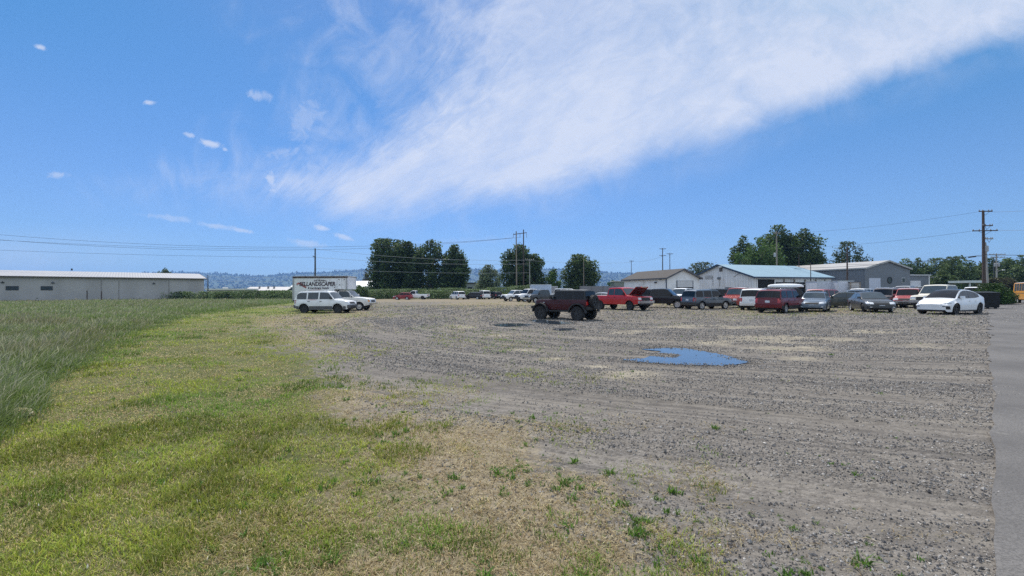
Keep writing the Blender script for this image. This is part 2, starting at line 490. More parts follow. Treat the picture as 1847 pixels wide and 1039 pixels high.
class Vehicle:
    def __init__(self, name, label, cat, px, Z, yaw, s, group=None, dz=0.0, roll=0.0):
        self.s = s
        p = at(px, Z) if px is not None else Vector(Z)
        self.root = thing(name, label, cat, (p.x, p.y, p.z + dz), R(yaw), group)
        L, W = s['L'], s['W']
        self.L, self.hw = L, W / 2
        self.top = s['top']; self.bot = s.get('bot') or [(-L / 2, s['sill'] + .18), (-L / 2 + .12, s['sill'] + .05), (-L / 2 + .5, s['sill']), (L / 2 - .5, s['sill']), (L / 2 - .12, s['sill'] + .03), (L / 2, s['sill'] + .12)]
        self.tx, self.tz = zip(*self.top); self.bx, self.bz = zip(*self.bot)
        self.wr, self.ww = s['wr'], s.get('ww', 0.22)
        self.axles = (s['fa'], s['ra'])
        self.Ra = s.get('arch', self.wr * 1.17)
        self.zm = s.get('zm', s['sill'] + .32)
        self.pr, self.pk = s.get('pr', .7), s.get('pk', .22)
        self.build_body()

    def plan(self, x):
        t = min(self.L / 2 - abs(x), self.pr) / self.pr
        t = max(0.0, min(1.0, t))
        return 1 - self.pk * (1 - math.sqrt(max(0.0, 1 - (1 - t) ** 2)))

    def ring(self, x):
        W = self.hw * self.plan(x)
        zt = float(np.interp(x, self.tx, self.tz)); zb = float(np.interp(x, self.bx, self.bz))
        for a in self.axles:
            if abs(x - a) < self.Ra: zb = max(zb, self.wr + math.sqrt(self.Ra ** 2 - (x - a) ** 2))
        zb = min(zb, zt - .06)
        sh = self.s.get('shoulder', .10)
        zm = max(self.zm, zb + .015); zs = max(zt - sh, zm + .015); zt = max(zt, zs + .015)
        tk = self.s.get('tuck', .90)
        lo = W * (self.s.get('low', .95) + (1 - self.s.get('low', .95)) * min(1, max(0, (zb - self.s['sill']) / max(.05, self.zm - self.s['sill']))))
        return [(lo, zb), (W, zm), (W * self.s.get('sw', .975), zs), (W * tk, zt)]

    def y(self, x, z):
        r = self.ring(x)
        return float(np.interp(z, [p[1] for p in r], [p[0] for p in r]))

    def fx(self, y, z, end=1):
        x = end * self.L / 2
        for _ in range(240):
            r = self.ring(x)
            if r[0][1] - .02 <= z <= r[3][1] + .02 and self.y(x, z) >= abs(y) - .004: return x
            x -= end * .008
        return x

    def build_body(self):
        s = self.s; L = self.L
        xs = loop(-L / 2, L / 2, 44) + [L / 2 - .02, L / 2 - .06, -L / 2 + .02, -L / 2 + .06] + [t for t in self.tx]
        for a in self.axles:
            xs += [a - self.Ra - .004, a + self.Ra + .004] + [a + self.Ra * math.cos(t) * .999 for t in np.linspace(0, math.pi, 15)]
        bed = s.get('bed')
        if bed: xs += [bed[0] - .01, bed[0], bed[1], bed[1] + .01]
        xs = sorted(x for x in set(round(x, 4) for x in xs) if -L / 2 <= x <= L / 2)
        vs, n = [], 13
        for x in xs:
            r = self.ring(x)
            zt = r[3][1]; cr = s.get('crown', .03) if not bed or x > bed[1] else 0
            inner = max(r[3][0] - .07, .02); fl = zt + cr * .6
            cz = zt + cr
            if bed and bed[0] <= x <= bed[1]: fl = cz = bed[2]
            half = [r[0], r[1], r[2], r[3], (inner, zt + cr * .35), (inner - .01, fl)]
            row = [(x, -a, b) for a, b in half] + [(x, 0, cz)] + [(x, a, b) for a, b in reversed(half)]
            vs += row
        fs = []
        for i in range(len(xs) - 1):
            for j in range(n - 1):
                fs.append((i * n + j, i * n + j + 1, (i + 1) * n + j + 1, (i + 1) * n + j))
        fs.append(tuple(range(n))); fs.append(tuple((len(xs) - 1) * n + j for j in range(n - 1, -1, -1)))
        m = MB().add(vs, fs)
        self.body = m.build('body', s['paint'], self.root, smooth=True, angle=32, fix=True)
        u = MB()
        wi = self.hw - self.ww - .05
        zb = s['sill']
        u.box((0, 0, zb + .02 + .16), (L * .90, wi * 2, .36))
        u.box((0, 0, zb + .08), ((self.axles[0] - self.axles[1]) - 2 * self.Ra - .02, self.hw * 1.78, .1))
        for a in self.axles: u.tube([(a, -self.hw + .2, self.wr), (a, self.hw - .2, self.wr)], .06)
        u.build('underbody', TRIM(), self.root)
        st = s.get('wheel', 'alloy')
        ty = s.get('track', self.hw - self.ww / 2 - .025)
        for a in self.axles:
            for sg in (1, -1):
                add_wheel(self.root, a, sg * ty, self.wr, self.ww, st, steer=s.get('steer', 0) if a == self.axles[0] else 0)

    # ---- cabin -------------------------------------------------------
    def cabin(self, prof, zb, wb, wr, crown=.05, wind=None, back=None, wins=(), roof=None, glass=None, wlow=.05, whigh=.085, roofmat=None, name='cabin', wf=.93, rails=False, skip=()):
        prof = sorted(prof); px, pz = zip(*prof)
        zr = max(pz)
        self.cp = lambda x: float(np.interp(x, px, pz))
        self.cy = lambda z: wb + (wr - wb) * (z - zb) / (zr - zb)
        glass = glass or GLASS()
        xs = sorted(set(loop(px[0], px[-1], 26) + list(px)))
        vs, n = [], 9
        for x in xs:
            zt = self.cp(x); e = min(.05, max(.004, (zt - zb) * .3))
            hw_ = self.cy(zt)
            half = [(wb, zb - .03), (self.cy(zt - e), zt - e), (hw_ - .035, zt + crown * .12), (hw_ * .6, zt + crown * .64)]
            vs += [(x, -a, b) for a, b in half] + [(x, 0, zt + crown)] + [(x, a, b) for a, b in reversed(half)]
        fs = [(i * n + j, i * n + j + 1, (i + 1) * n + j + 1, (i + 1) * n + j) for i in range(len(xs) - 1) for j in range(n - 1)]
        fs += [tuple(range(n)), tuple((len(xs) - 1) * n + j for j in range(n - 1, -1, -1))]
        MB().add(vs, fs).build(name, self.s.get('cabpaint', self.s['paint']), self.root, smooth=True, angle=30, fix=True)

        def toppatch(x0, x1, f, d, nm, m):
            g = [[(x, u * self.cy(self.cp(x)), self.cp(x) + crown * (1 - min(1, u * u * 1.05))) for u in np.linspace(-f, f, 9)] for x in np.linspace(x0, x1, 9)]
            return MB().slab(g, d).build(nm, m, self.root, smooth=True)
        if wind: toppatch(*wind, wf, .012, 'windshield', glass)
        if back: toppatch(*back, wf, .012, 'rear_window', glass)
        if roof: toppatch(roof[0], roof[1], .97, .010, 'roof', roofmat)
        for sg in (1, -1):
            for xa, xb in wins:
                pts = []
                for x in np.linspace(xa, xb, 13):
                    lo, hi = zb + wlow, min(self.cp(x) - whigh, zr - whigh)
                    if hi > lo + .03: pts.append((x, lo, hi))
                if len(pts) < 2: continue
                if sg > 0: pts = pts[::-1]
                g = [[(x, sg * self.cy(z), z) for z in (lo, (lo + hi) / 2, hi)] for x, lo, hi in pts]
                MB().slab(g, .008).build('side_window', glass, self.root)
            if rails:
                zz = zr + crown * .3
                x0, x1 = rails
                MB().tube([(x0, sg * (wr - .09), zz), (x0 + .12, sg * (wr - .09), zz + .07), (x1 - .12, sg * (wr - .09), zz + .07), (x1, sg * (wr - .09), zz)], .018, 6).build('roof_rail', TRIM() if rails is True else ALLOY(), self.root)

    # ---- panels ------------------------------------------------------
    def side(self, name, x0, x1, z0, z1, m, d=.008, sides=(1, -1), parent=None, nx=None):
        res = []
        nx = nx or max(2, int((x1 - x0) / .12) + 1)
        for sg in sides:
            xx = np.linspace(x0, x1, nx)
            if sg > 0: xx = xx[::-1]
            g = []
            for x in xx:
                lo = max(z0, self.ring(x)[0][1] + .004); hi = max(z1, lo + .012)
                g.append([(x, sg * self.y(x, z), z) for z in np.linspace(lo, hi, 4)])
            res.append(MB().slab(g, d).build(name, m, self.root if parent is None else parent, smooth=True))
        return res

    def end(self, name, y0, y1, z0, z1, m, e=1, d=.012, mirror=False, ny=None, back=.03, z0b=None, z1b=None):
        """panel on the nose (e=1) or tail (e=-1); the outer edge may have its own heights"""
        res = []
        ny = ny or max(3, int(abs(y1 - y0) / .08) + 1)
        for sg in ((1, -1) if mirror else (1,)):
            g = []
            for t in np.linspace(0, 1, ny):
                yy = y0 + (y1 - y0) * t
                a = z0 + ((z0b if z0b is not None else z0) - z0) * t
                b = z1 + ((z1b if z1b is not None else z1) - z1) * t
                g.append([(self.fx(yy, z, e), sg * yy, z) for z in np.linspace(a, b, 4)])
            up = (g[-1][0][1] - g[0][0][1]) > 0
            if up != (e > 0): g = g[::-1]
            res.append(MB().slab(g, d, back).build(name, m, self.root, smooth=True, angle=50))
        return res

    def hood(self, name, x0, x1, f, m, d=.01):
        g = []
        for x in np.linspace(x0, x1, 8):
            r = self.ring(x); w = r[3][0] * f; zt = r[3][1]; cr = self.s.get('crown', .03)
            g.append([(x, u * w, zt + cr * (1 - abs(u) ** 2 * .6)) for u in np.linspace(-1, 1, 9)])
        return MB().slab(g, d).build(name, m, self.root, smooth=True)

    def doors(self, spans, z0, z1, handle=None, m=None):
        for i, (a, b) in enumerate(spans):
            for k, o in enumerate(self.side('door', a, b, z0, z1, m or self.s['paint'], .006)):
                sg = 1 if k == 0 else -1
                hz = z1 - .09; hx = a + .16
                yy = self.y(hx, hz) + .018
                MB().box((hx, sg * yy, hz), (.17, .03, .035)).build('handle', handle or TRIM(), o)

    def mirrors(self, x, z, m, out=.10, size=(.13, .2, .15)):
        for sg in (1, -1):
            y0 = self.cy(z) if hasattr(self, 'cy') else self.hw
            q = MB()
            q.tube([(x, sg * (y0 - .02), z - .03), (x + .01, sg * (y0 + out), z)], .03, 6)
            a = []
            cx, cy, cz = x, sg * (y0 + out), z + .02
            q.box((cx, cy, cz), size, taper=.85)
            q.build('mirror', m, self.root)

    def plate(self, e, z, y=0.0):
        self.end('license_plate', y - .16, y + .16, z - .08, z + .08, PLATE(), e, .02)


G_LOT = 'vehicles parked on the gravel lot'


def sedan(name, label, cat, px, Z, yaw, col, L=4.8, W=1.8, Hh=1.44, wheel='alloy', glass=None, grille=None, wagon=False, handle=None, **kw):
    h = L / 2; k = Hh / 1.44
    s = dict(L=L, W=W, sill=.2, wr=.325, ww=.215, fa=h - .95, ra=-h + 1.02, paint=col, wheel=wheel, pk=.24, pr=.8,
             top=[(-h, .62 * k), (-h + .04, .86 * k), (-h + .18, .97 * k), (-h + .5, .985 * k), (-h + 1.2, .97 * k), (.5, .95 * k), (h - 1.35, .93 * k), (h - .7, .85 * k), (h - .28, .74 * k), (h - .06, .62 * k), (h, .5 * k)],
             bot=[(-h, .42), (-h + .1, .28), (-h + .5, .2), (h - .5, .2), (h - .1, .22), (h, .34)], steer=kw.pop('steer', 0))
    v = Vehicle(name, label, cat, px, Z, yaw, s, **kw)
    zb = .93 * k
    if wagon:
        prof = [(-h + .12, zb), (-h + .48, Hh - .1), (-h + .8, Hh - .04), (-.2, Hh), (.35, Hh - .03), (h - 1.35, zb)]
        v.cabin(prof, zb, W / 2 - .07, W / 2 - .25, .04, wind=(.42, h - 1.42), back=(-h + .16, -h + .44), wins=[(-h + .42, -h + 1.0), (-h + 1.06, -.38), (-.32, .85)], glass=glass, rails=(-h + .7, .2))
    else:
        prof = [(-h + .62, zb + .03), (-h + 1.15, Hh - .13), (-h + 1.45, Hh - .04), (-.3, Hh), (.25, Hh - .03), (h - 1.32, zb)]
        v.cabin(prof, zb, W / 2 - .08, W / 2 - .27, .04, wind=(.33, h - 1.39), back=(-h + .7, -h + 1.3), wins=[(-h + 1.12, -.42), (-.36, .82)], glass=glass)
    v.doors([(-h + 1.28, -.42), (-.4, .8)], .3, .9 * k, handle)
    v.hood('hood', h - 1.36, h - .34, .9, col)
    v.end('headlight', .46, .84, .60 * k, .72 * k, LAMP(), 1, .012, True, z0b=.62 * k, z1b=.77 * k)
    v.end('grille', -.42, .42, .56 * k, .68 * k, grille or TRIM(), 1)
    v.end('bumper', -.80, .80, .36, .5 * k, col, 1, .035)
    v.end('air_intake', -.55, .55, .26, .34, TRIM(), 1, .03)
    v.end('fog_lamp', .58, .7, .38, .44, LAMP(), 1, .045, True)
    v.plate(1, .47)
    v.end('taillight', .5, .84, .70 * k, .84 * k, REDLAMP(), -1, .012, True)
    v.end('rear_bumper', -.82, .82, .36, .58 * k, col, -1, .035)
    v.plate(-1, .72 * k)
    v.mirrors(.72, zb + .1, col)
    return v


def suv(name, label, cat, px, Z, yaw, col, L=4.45, W=1.82, Hh=1.74, wheel='alloy', cladding=None, glass=None, bumper=None, handle=None, rails=True, boxy=.5, hoodz=1.06, dark_rear=None, roofmat=None, wr=.355, grille=None, **kw):
    h = L / 2; zb = hoodz
    s = dict(L=L, W=W, sill=.27, wr=wr, ww=.23, fa=h - .87, ra=-h + .86, paint=col, wheel=wheel, pk=.16, pr=.55, zm=.68, low=.96, sw=.98, tuck=.93,
             top=[(-h, .6), (-h + .03, .95), (-h + .08, zb), (-h + .6, zb + .01), (h - 1.5, zb), (h - 1.1, zb - .02), (h - .4, zb - .10), (h - .12, zb - .17), (h - .03, zb - .3), (h, .62)],
             bot=[(-h, .48), (-h + .1, .36), (-h + .5, .27), (h - .5, .27), (h - .1, .32), (h, .44)], steer=kw.pop('steer', 0))
    v = Vehicle(name, label, cat, px, Z, yaw, s, **kw)
    xf = h - 1.12; xt = xf - .62 + boxy * .2
    prof = [(-h + .06, zb), (-h + .18 + (1 - boxy) * .2, Hh - .12), (-h + .36 + (1 - boxy) * .25, Hh - .03), (0, Hh), (xt - .15, Hh - .015), (xt, Hh - .05), (xf, zb)]
    gl = (-h + .08, -h + .17 + (1 - boxy) * .2)
    a = -h + .42; b = xf - .1
    w = (b - a)
    v.cabin(prof, zb, W / 2 - .05, W / 2 - .19, .04, wind=(xt + .05, xf - .06), back=gl, wins=[(-h + .26, a + w * .22), (a + w * .26, a + w * .56), (a + w * .60, b)], glass=glass, rails=(-h + .5, xt - .2) if rails else False, roof=(-h + .4, xt) if roofmat else None, roofmat=roofmat)
    v.doors([(a + w * .24, a + w * .58), (a + w * .585, a + w * .92)], .42, zb - .03, handle)
    v.hood('hood', xf + .03, h - .3, .92, col)
    v.end('headlight', .50, .86, .74, .90, LAMP(), 1, .012, True)
    v.end('grille', -.46, .46, .72, .88, grille or TRIM(), 1)
    bm = bumper or col
    v.end('bumper', -.84, .84, .42, .66, bm, 1, .05)
    v.end('air_intake', -.5, .5, .44, .54, TRIM(), 1, .06)
    v.plate(1, .6)
    v.end('rear_bumper', -.86, .86, .42, .64, bm, -1, .06)
    v.end('tailgate', -.66, .66, .66, zb - .05, col, -1, .012)
    v.end('taillight', .68, .86, .74, zb + .0, REDLAMP(), -1, .02, True)
    v.plate(-1, .84)
    if cladding:
        xs = [-h + .2, s['ra'] - v.Ra - .01, s['ra'] + v.Ra + .01, s['fa'] - v.Ra - .01, s['fa'] + v.Ra + .01, h - .2]
        for i in (0, 2, 4): v.side('cladding', xs[i], xs[i + 1], .28, .56, cladding, .014)
    for ax_ in v.axles:
        for sg in (1, -1):
            q = MB()
            g = [[(ax_ + r_ * math.cos(t), sg * (v.y(ax_ + v.Ra * math.cos(t) * .98, v.wr + v.Ra * math.sin(t) + .01) + .004), v.wr + r_ * math.sin(t)) for r_ in (v.Ra - .005, v.Ra + .06)] for t in np.linspace(.12, math.pi - .12, 15)]
            if sg > 0: g = g[::-1]
            q.slab(g, -.014 if False else .014).build('wheel_arch', cladding or col, v.root, smooth=True)
    v.mirrors(xf - .28, zb + .13, TRIM() if cladding else col)
    return v


def pickup(name, label, cat, px, Z, yaw, col, L=5.7, W=1.98, Hh=1.88, cab=2.0, wheel='alloy', glass=None, bumper=None, grille=None, hoodz=1.18, lift=.0, open_hood=False, bedfill=None, topper=None, roofmat=None, **kw):
    h = L / 2; sill = .42 + lift; zb = hoodz + lift; Hh = Hh + lift
    wr = .385 + lift * .25
    xf = h - 1.32; xr = xf - .62 - cab + .3
    s = dict(L=L, W=W, sill=sill, wr=wr, ww=.27, fa=h - .98, ra=-h + 1.22, paint=col, wheel=wheel, pk=.12, pr=.45, zm=.8 + lift, low=.95, sw=.985, tuck=.94, shoulder=.08,
             top=[(-h, .9), (-h + .02, zb - .02), (-h + .05, zb), (h - 1.6, zb), (h - 1.3, zb), (h - .5, zb - .05), (h - .16, zb - .09), (h - .04, zb - .16), (h, .78)],
             bot=[(-h, sill + .2), (-h + .08, sill + .15), (-h + .5, sill), (h - .5, sill), (h - .1, sill + .06), (h, sill + .14)],
             bed=(-h + .12, xr - .05, zb - .5), steer=kw.pop('steer', 0))
    v = Vehicle(name, label, cat, px, Z, yaw, s, **kw)
    prof = [(xr - .02, zb), (xr + .10, Hh - .1), (xr + .25, Hh - .02), ((xr + xf) / 2, Hh), (xf - .78, Hh - .02), (xf - .64, Hh - .06), (xf, zb)]
    w = [(xr + .18, xf - .12)] if cab < 1.6 else [(xr + .16, xr + .18 + (cab - .85) * .55), (xr + .24 + (cab - .85) * .55, xf - .12)]
    v.cabin(prof, zb, W / 2 - .08, W / 2 - .22, .04, wind=(xf - .6, xf - .07), back=(xr + .0, xr + .10), wins=w, glass=glass, roof=(xr + .2, xf - .66) if roofmat else None, roofmat=roofmat)
    xd = xf - .02
    v.doors([(xr + .08, xr + .1 + (cab - .85) * .6), (xr + .12 + (cab - .85) * .6, xd)] if cab >= 1.6 else [(xr + .2, xd)], sill + .08, zb - .04)
    if not open_hood: v.hood('hood', xf + .03, h - .24, .92, col)
    else:
        v.hood('engine_bay', xf + .1, h - .25, .86, TRIM())
        g = []
        for t in np.linspace(0, 1, 7):
            xx = xf + .12 + .80 * t; zz = zb + .02 + .72 * t
            g.append([(xx - .06 * (1 - u * u) , u * (.80 - .03 * t), zz + .05 * (1 - u * u)) for u in np.linspace(-1, 1, 9)])
        o = MB().slab(g, .02, .03).build('raised_hood', col, v.root, smooth=True)
        g2 = [[(p[0] + .03, p[1] * .86, p[2] - .055) for p in row] for row in g[1:-1]]
        MB().slab(g2, .005).build('hood_underside', flat('hood_inner', (.10, .008, .01), .6), o)
        MB().slab([[(xf + .84, yy, zb + .70), (xf + .93, yy, zb + .80)] for yy in np.linspace(-.7, .7, 5)], .02).build('hood_lip', CHROME(), o)
    z1 = zb - .18
    v.end('headlight', .56, .9, z1 - .16, z1 + .02, LAMP(), 1, .014, True)
    v.end('grille', -.5, .5, z1 - .24, z1 + .02, grille or TRIM(), 1, .02)
    q = bumper or CHROME()
    MB().box((h + .05, 0, sill + .22), (.14, W - .1, .22)).build('bumper', q, v.root)
    MB().box((h + .02, 0, sill + .05), (.10, W - .4, .12)).build('air_dam', TRIM(), v.root)
    MB().box((-h - .08, 0, sill + .14), (.16, W - .16, .18)).build('rear_bumper', q, v.root)
    v.end('taillight', W / 2 - .17, W / 2 - .05, zb - .42, zb - .08, REDLAMP(), -1, .02, True)
    v.end('tailgate', -W / 2 + .2, W / 2 - .2, sill + .28, zb - .02, col, -1, .014)
    v.plate(-1, sill + .4)
    v.mirrors(xf - .26, zb + .14, TRIM(), .14, (.1, .2, .22))
    if topper:
        x0, x1 = -h + .08, xr - .04
        q = MB(); hh = Hh - zb - .04
        q.box(((x0 + x1) / 2, 0, zb + .01 + hh / 2), (x1 - x0, W - .2, hh), taper=.93)
        o = q.build('bed_topper', topper, v.root)
        for sg in (1, -1): MB().box(((x0 + x1) / 2, sg * (W / 2 - .112), zb + hh * .55), (x1 - x0 - .4, .03, hh * .5), M=Matrix.Rotation(sg * .06, 3, 'X')).build('topper_window', GLASS(), o)
    if bedfill:
        MB().box(((-h + xr) / 2, 0, zb - .03), (xr + h - .2, W - .22, .1)).build('bed_cover', bedfill, v.root)
    return v


def box_on_wheels(name, label, cat, px, Z, yaw, size, m, zf=.75, wheel_x=(0,), trim=None, group=None, r=.34, ribs=0, doorside=None):
    """box trailer"""
    p = at(px, Z)
    root = thing(name, label, cat, p, R(yaw), group)
    L, W, Hh = size
    MB().box((0, 0, zf + Hh / 2), (L, W, Hh)).build('box', m, root)
    t = trim or ALLOY()
    q = MB()
    for z in (zf + .03, zf + Hh + .005):
        for sg in (1, -1):
            q.box((0, sg * W / 2, z), (L + .05, .05, .08)); q.box((sg * L / 2, 0, z), (.05, W + .1, .08))
    for sx in (1, -1):
        for sy in (1, -1): q.box((sx * L / 2, sy * W / 2, zf + Hh / 2), (.06, .06, Hh + .05))
    q.build('frame', t, root)
    MB().box((0, 0, zf - .06), (L * .96, W * .7, .12)).tube([(L / 2, -.4, zf - .05), (L / 2 + 1.1, 0, zf - .12), (L / 2, .4, zf - .05)], .04, 6).build('chassis', TRIM(), root)
    for a in wheel_x:
        for sg in (1, -1): add_wheel(root, a, sg * (W / 2 - .14), r, .2, 'steel')
    if doorside is not None:
        for sg in (-1, 1): MB().box((doorside * (L / 2 + .012), sg * W * .235, zf + Hh * .5), (.02, W * .44, Hh * .9)).build('door', m, root)
    return root
# ------------------------------------------------------------------ ground cover layout
CP = np.array([(50, 1020, .9, .35), (300, 1020, .8, .5), (480, 1020, .62, .75), (600, 1020, .5, .85), (750, 1020, .38, .9), (900, 1020, .27, .85), (1050, 1020, .2, .7), (1200, 1020, .12, .45), (1400, 1020, .05, .2), (1600, 1020, .04, .12), (1760, 1020, .03, .1), (2000, 1020, 0, 0), (-200, 1020, .9, .3),
               (50, 900, .9, .45), (300, 900, .9, .35), (500, 900, .75, .55), (650, 900, .5, .8), (800, 900, .4, .75), (900, 900, .3, .85), (1050, 900, .15, .55), (1200, 900, .1, .3), (1400, 900, .04, .1), (1700, 900, .02, .05),
               (100, 800, .9, .45), (300, 800, .9, .4), (500, 800, .8, .5), (650, 800, .55, .65), (760, 800, .3, .8), (900, 800, .2, .7), (1000, 800, .08, .3), (1150, 800, .03, .08), (1500, 800, 0, 0), (1800, 800, 0, 0),
               (150, 720, .75, .55), (350, 720, .95, .25), (500, 720, .85, .4), (600, 720, .45, .65), (700, 720, .2, .5), (800, 720, .08, .2), (950, 720, .02, .03), (1300, 720, 0, 0), (1700, 720, 0, 0),
               (200, 660, .9, .4), (400, 660, .85, .35), (500, 660, .85, .35), (560, 660, .5, .5), (640, 660, .05, .1), (800, 660, 0, 0), (1200, 660, 0, 0), (1700, 660, 0, 0),
               (300, 610, .95, .3), (450, 610, .7, .6), (540, 610, .5, .7), (600, 610, .1, .3), (680, 610, 0, 0), (1200, 610, 0, .03), (1600, 610, 0, 0),
               (400, 580, .85, .4), (500, 580, .4, .85), (580, 580, .3, .85), (630, 580, .08, .35), (700, 580, 0, 0), (1000, 580, 0, .12), (1500, 580, 0, .06),
               (500, 562, .8, .4), (600, 566, .5, .7), (670, 562, .3, .6), (720, 562, 0, .05), (900, 560, .08, .45), (1000, 560, .12, .5), (1200, 562, .1, .4), (1400, 562, .25, .5), (1500, 562, .35, .5), (1650, 560, .3, .4), (1750, 560, 0, 0), (1840, 560, 0, 0),
               (520, 548, .6, .5), (690, 548, .25, .5), (740, 548, 0, .2), (850, 548, .2, .7), (1000, 548, .2, .6), (1200, 548, .25, .6), (1600, 548, .45, .5), (1800, 548, 0, 0),
               (700, 541, .4, .6), (760, 541, .35, .7), (900, 541, .4, .6), (1100, 541, .3, .5), (1840, 541, 0, 0),
               (300, 534, .9, .3), (700, 534, .8, .3), (900, 534, .7, .4), (1200, 534, .3, .3), (1700, 534, .3, .3)])
CU, CVv = CP[:, 0] / 250, 3.0 * np.log(np.maximum(CP[:, 1] - hor(CP[:, 0]), 2))


def cover(x, y):
    """green and straw share of the ground at world points"""
    px, py = to_px(x, y)
    beh = y < 1.5
    px = np.where(beh, np.where(x < 0, 100, 1600), px); py = np.where(beh, 1300, py)
    u, v = px / 250, 3.0 * np.log(np.clip(py - hor(px), 2, 700))
    w0 = g = s = 0
    for i in range(len(CP)):
        w = 1.0 / (((u - CU[i]) ** 2 + (v - CVv[i]) ** 2) ** 1.6 + 0.01)
        w0 = w0 + w; g = g + w * CP[i, 2]; s = s + w * CP[i, 3]
    return g / w0, s / w0


TY = np.array([529, 532, 540, 548, 556, 570, 600, 640, 690, 740, 775, 900, 1400.0])
TXs = np.array([760, 700, 560, 520, 440, 345, 235, 165, 85, 35, -5, -130, -500.0])


def tall_mask(x, y, jit=0.0):
    px, py = to_px(x, y)
    n = (fbm(x * .7, y * .7, 5) - .5)
    e = np.interp(py, TY, TXs) + (n + jit) * np.clip((py - 526) * 1.5, 8, 130)
    m = (px < e) & (y > 2.5)
    m &= ~((y > 31) & (y < 48) & (x > -21.5) & (x < -8))
    return m & (y < 112) | ((y <= 2.5) & (x < -9.5))


def ruts(x, y):
    r = np.hypot(x - 14, y - 32); a = np.arctan2(y - 32, x - 14)
    return fbm(r * 1.7, a * 4.5, 31, 4)


SAND = [(1400, 630, 78, 7), (1145, 675, 52, 8), (1130, 598, 48, 4), (1380, 612, 95, 6), (1500, 612, 50, 5), (940, 632, 42, 4), (1080, 660, 36, 4), (1000, 646, 30, 4), (1440, 645, 40, 4), (1290, 618, 60, 5), (1240, 588, 70, 4), (900, 605, 50, 4), (1560, 600, 80, 4), (1650, 622, 60, 5), (1330, 590, 60, 3), (840, 590, 40, 4)]


def sand(x, y):
    px, py = to_px(x, y)
    wob_ = (fbm(x * .9, y * 1.5, 41) - .5)
    v = 0
    for cx_, cy_, a, b in SAND:
        d = np.sqrt(((px - cx_) / a) ** 2 + ((py - cy_) / b) ** 2) + wob_ * 2.6
        v = np.maximum(v, np.clip((1.25 - d) * 1.1, 0, 1))
    return np.where(y > 1, v, 0)


PUD = {'main': [(1126, 648), (1150, 647), (1185, 647.5), (1218, 646), (1226, 640), (1206, 635), (1178, 632), (1160, 629.5), (1195, 628), (1235, 628), (1262, 633), (1285, 637), (1320, 645), (1348, 653), (1330, 657), (1290, 659), (1240, 658), (1200, 656), (1160, 653)],
       'near_van': [(890, 584), (912, 581), (940, 580.5), (960, 582.5), (950, 586), (915, 587.5)],
       'under': [(952, 574), (975, 573), (1000, 575), (1030, 577), (1032, 581), (1000, 582), (972, 579)],
       'dark': [(998, 592), (1015, 590.5), (1034, 591), (1036, 594.5), (1010, 595.5)]}


def ground_px(px, py):
    d = CR @ Vector(((px - CX) / F, -(py - CY) / F, -1))
    t = -CAMH / d.z
    return d.x * t, d.y * t


PUDW = {k: np.array([ground_px(*p) for p in v]) for k, v in PUD.items()}
# the dip under the off-roader lies lower: move those outlines to where the sight line meets it
for k in ('near_van', 'under', 'dark'):
    PUDW[k] = PUDW[k] * 1.0


def inpoly(x, y, P):
    r = np.zeros(np.shape(x), bool)
    for (x0, y0), (x1, y1) in zip(P, np.roll(P, -1, 0)):
        c = (y0 > y) != (y1 > y)
        r ^= c & (x < (x1 - x0) * (y - y0) / (y1 - y0 + 1e-12) + x0)
    return r


def puddle_mask(x, y, grow=1.0):
    m = np.zeros(np.shape(x), bool)
    for P in PUDW.values():
        c = P.mean(0); m |= inpoly(x, y, (P - c) * grow + c)
    return m


def relief(x, y):
    """small bumps, ruts and hollows on top of gh"""
    near = np.clip(1.2 - np.hypot(x, y) / 70, 0, 1)
    z = (fbm(x * .8, y * .8, 3) - .5) * .03 * near + (ruts(x, y) - .5) * .08 * near
    return np.where(puddle_mask(x, y, 1.15), -0.012, z)


# the sheet: fine near the viewer, coarse towards the horizon
zz = [-60, -35, -20, -12, -7, -4, -2, -.5, .5]
z_ = 1.0
while z_ < 5600:
    zz.append(z_); z_ += max(.07, z_ * .012) if z_ < 70 else z_ * .06
zz = np.array(zz); uu = np.sign(np.linspace(-1, 1, 401)) * np.abs(np.linspace(-1, 1, 401)) ** 1.15 * 2.3
wz = np.where(zz < 1, 8 + np.abs(zz - 1) * 1.6, 8 + (zz - 1) * 1.0)
gx = uu[None, :] * wz[:, None]; gy = np.broadcast_to(zz[:, None], gx.shape)
gz = gh(gx, gy) + relief(gx, gy)
g_, s_ = cover(gx, gy)
tl = tall_mask(gx, gy).astype(float)
sd_ = sand(gx, gy)
far_g = (gy > 115)
g_ = np.where(far_g, .85, g_); s_ = np.where(far_g, .3, s_)
nr, nc = gx.shape
idx = np.arange(nr * nc).reshape(nr, nc)
quads = np.stack([idx[:-1, :-1], idx[:-1, 1:], idx[1:, 1:], idx[1:, :-1]], -1).reshape(-1, 4)


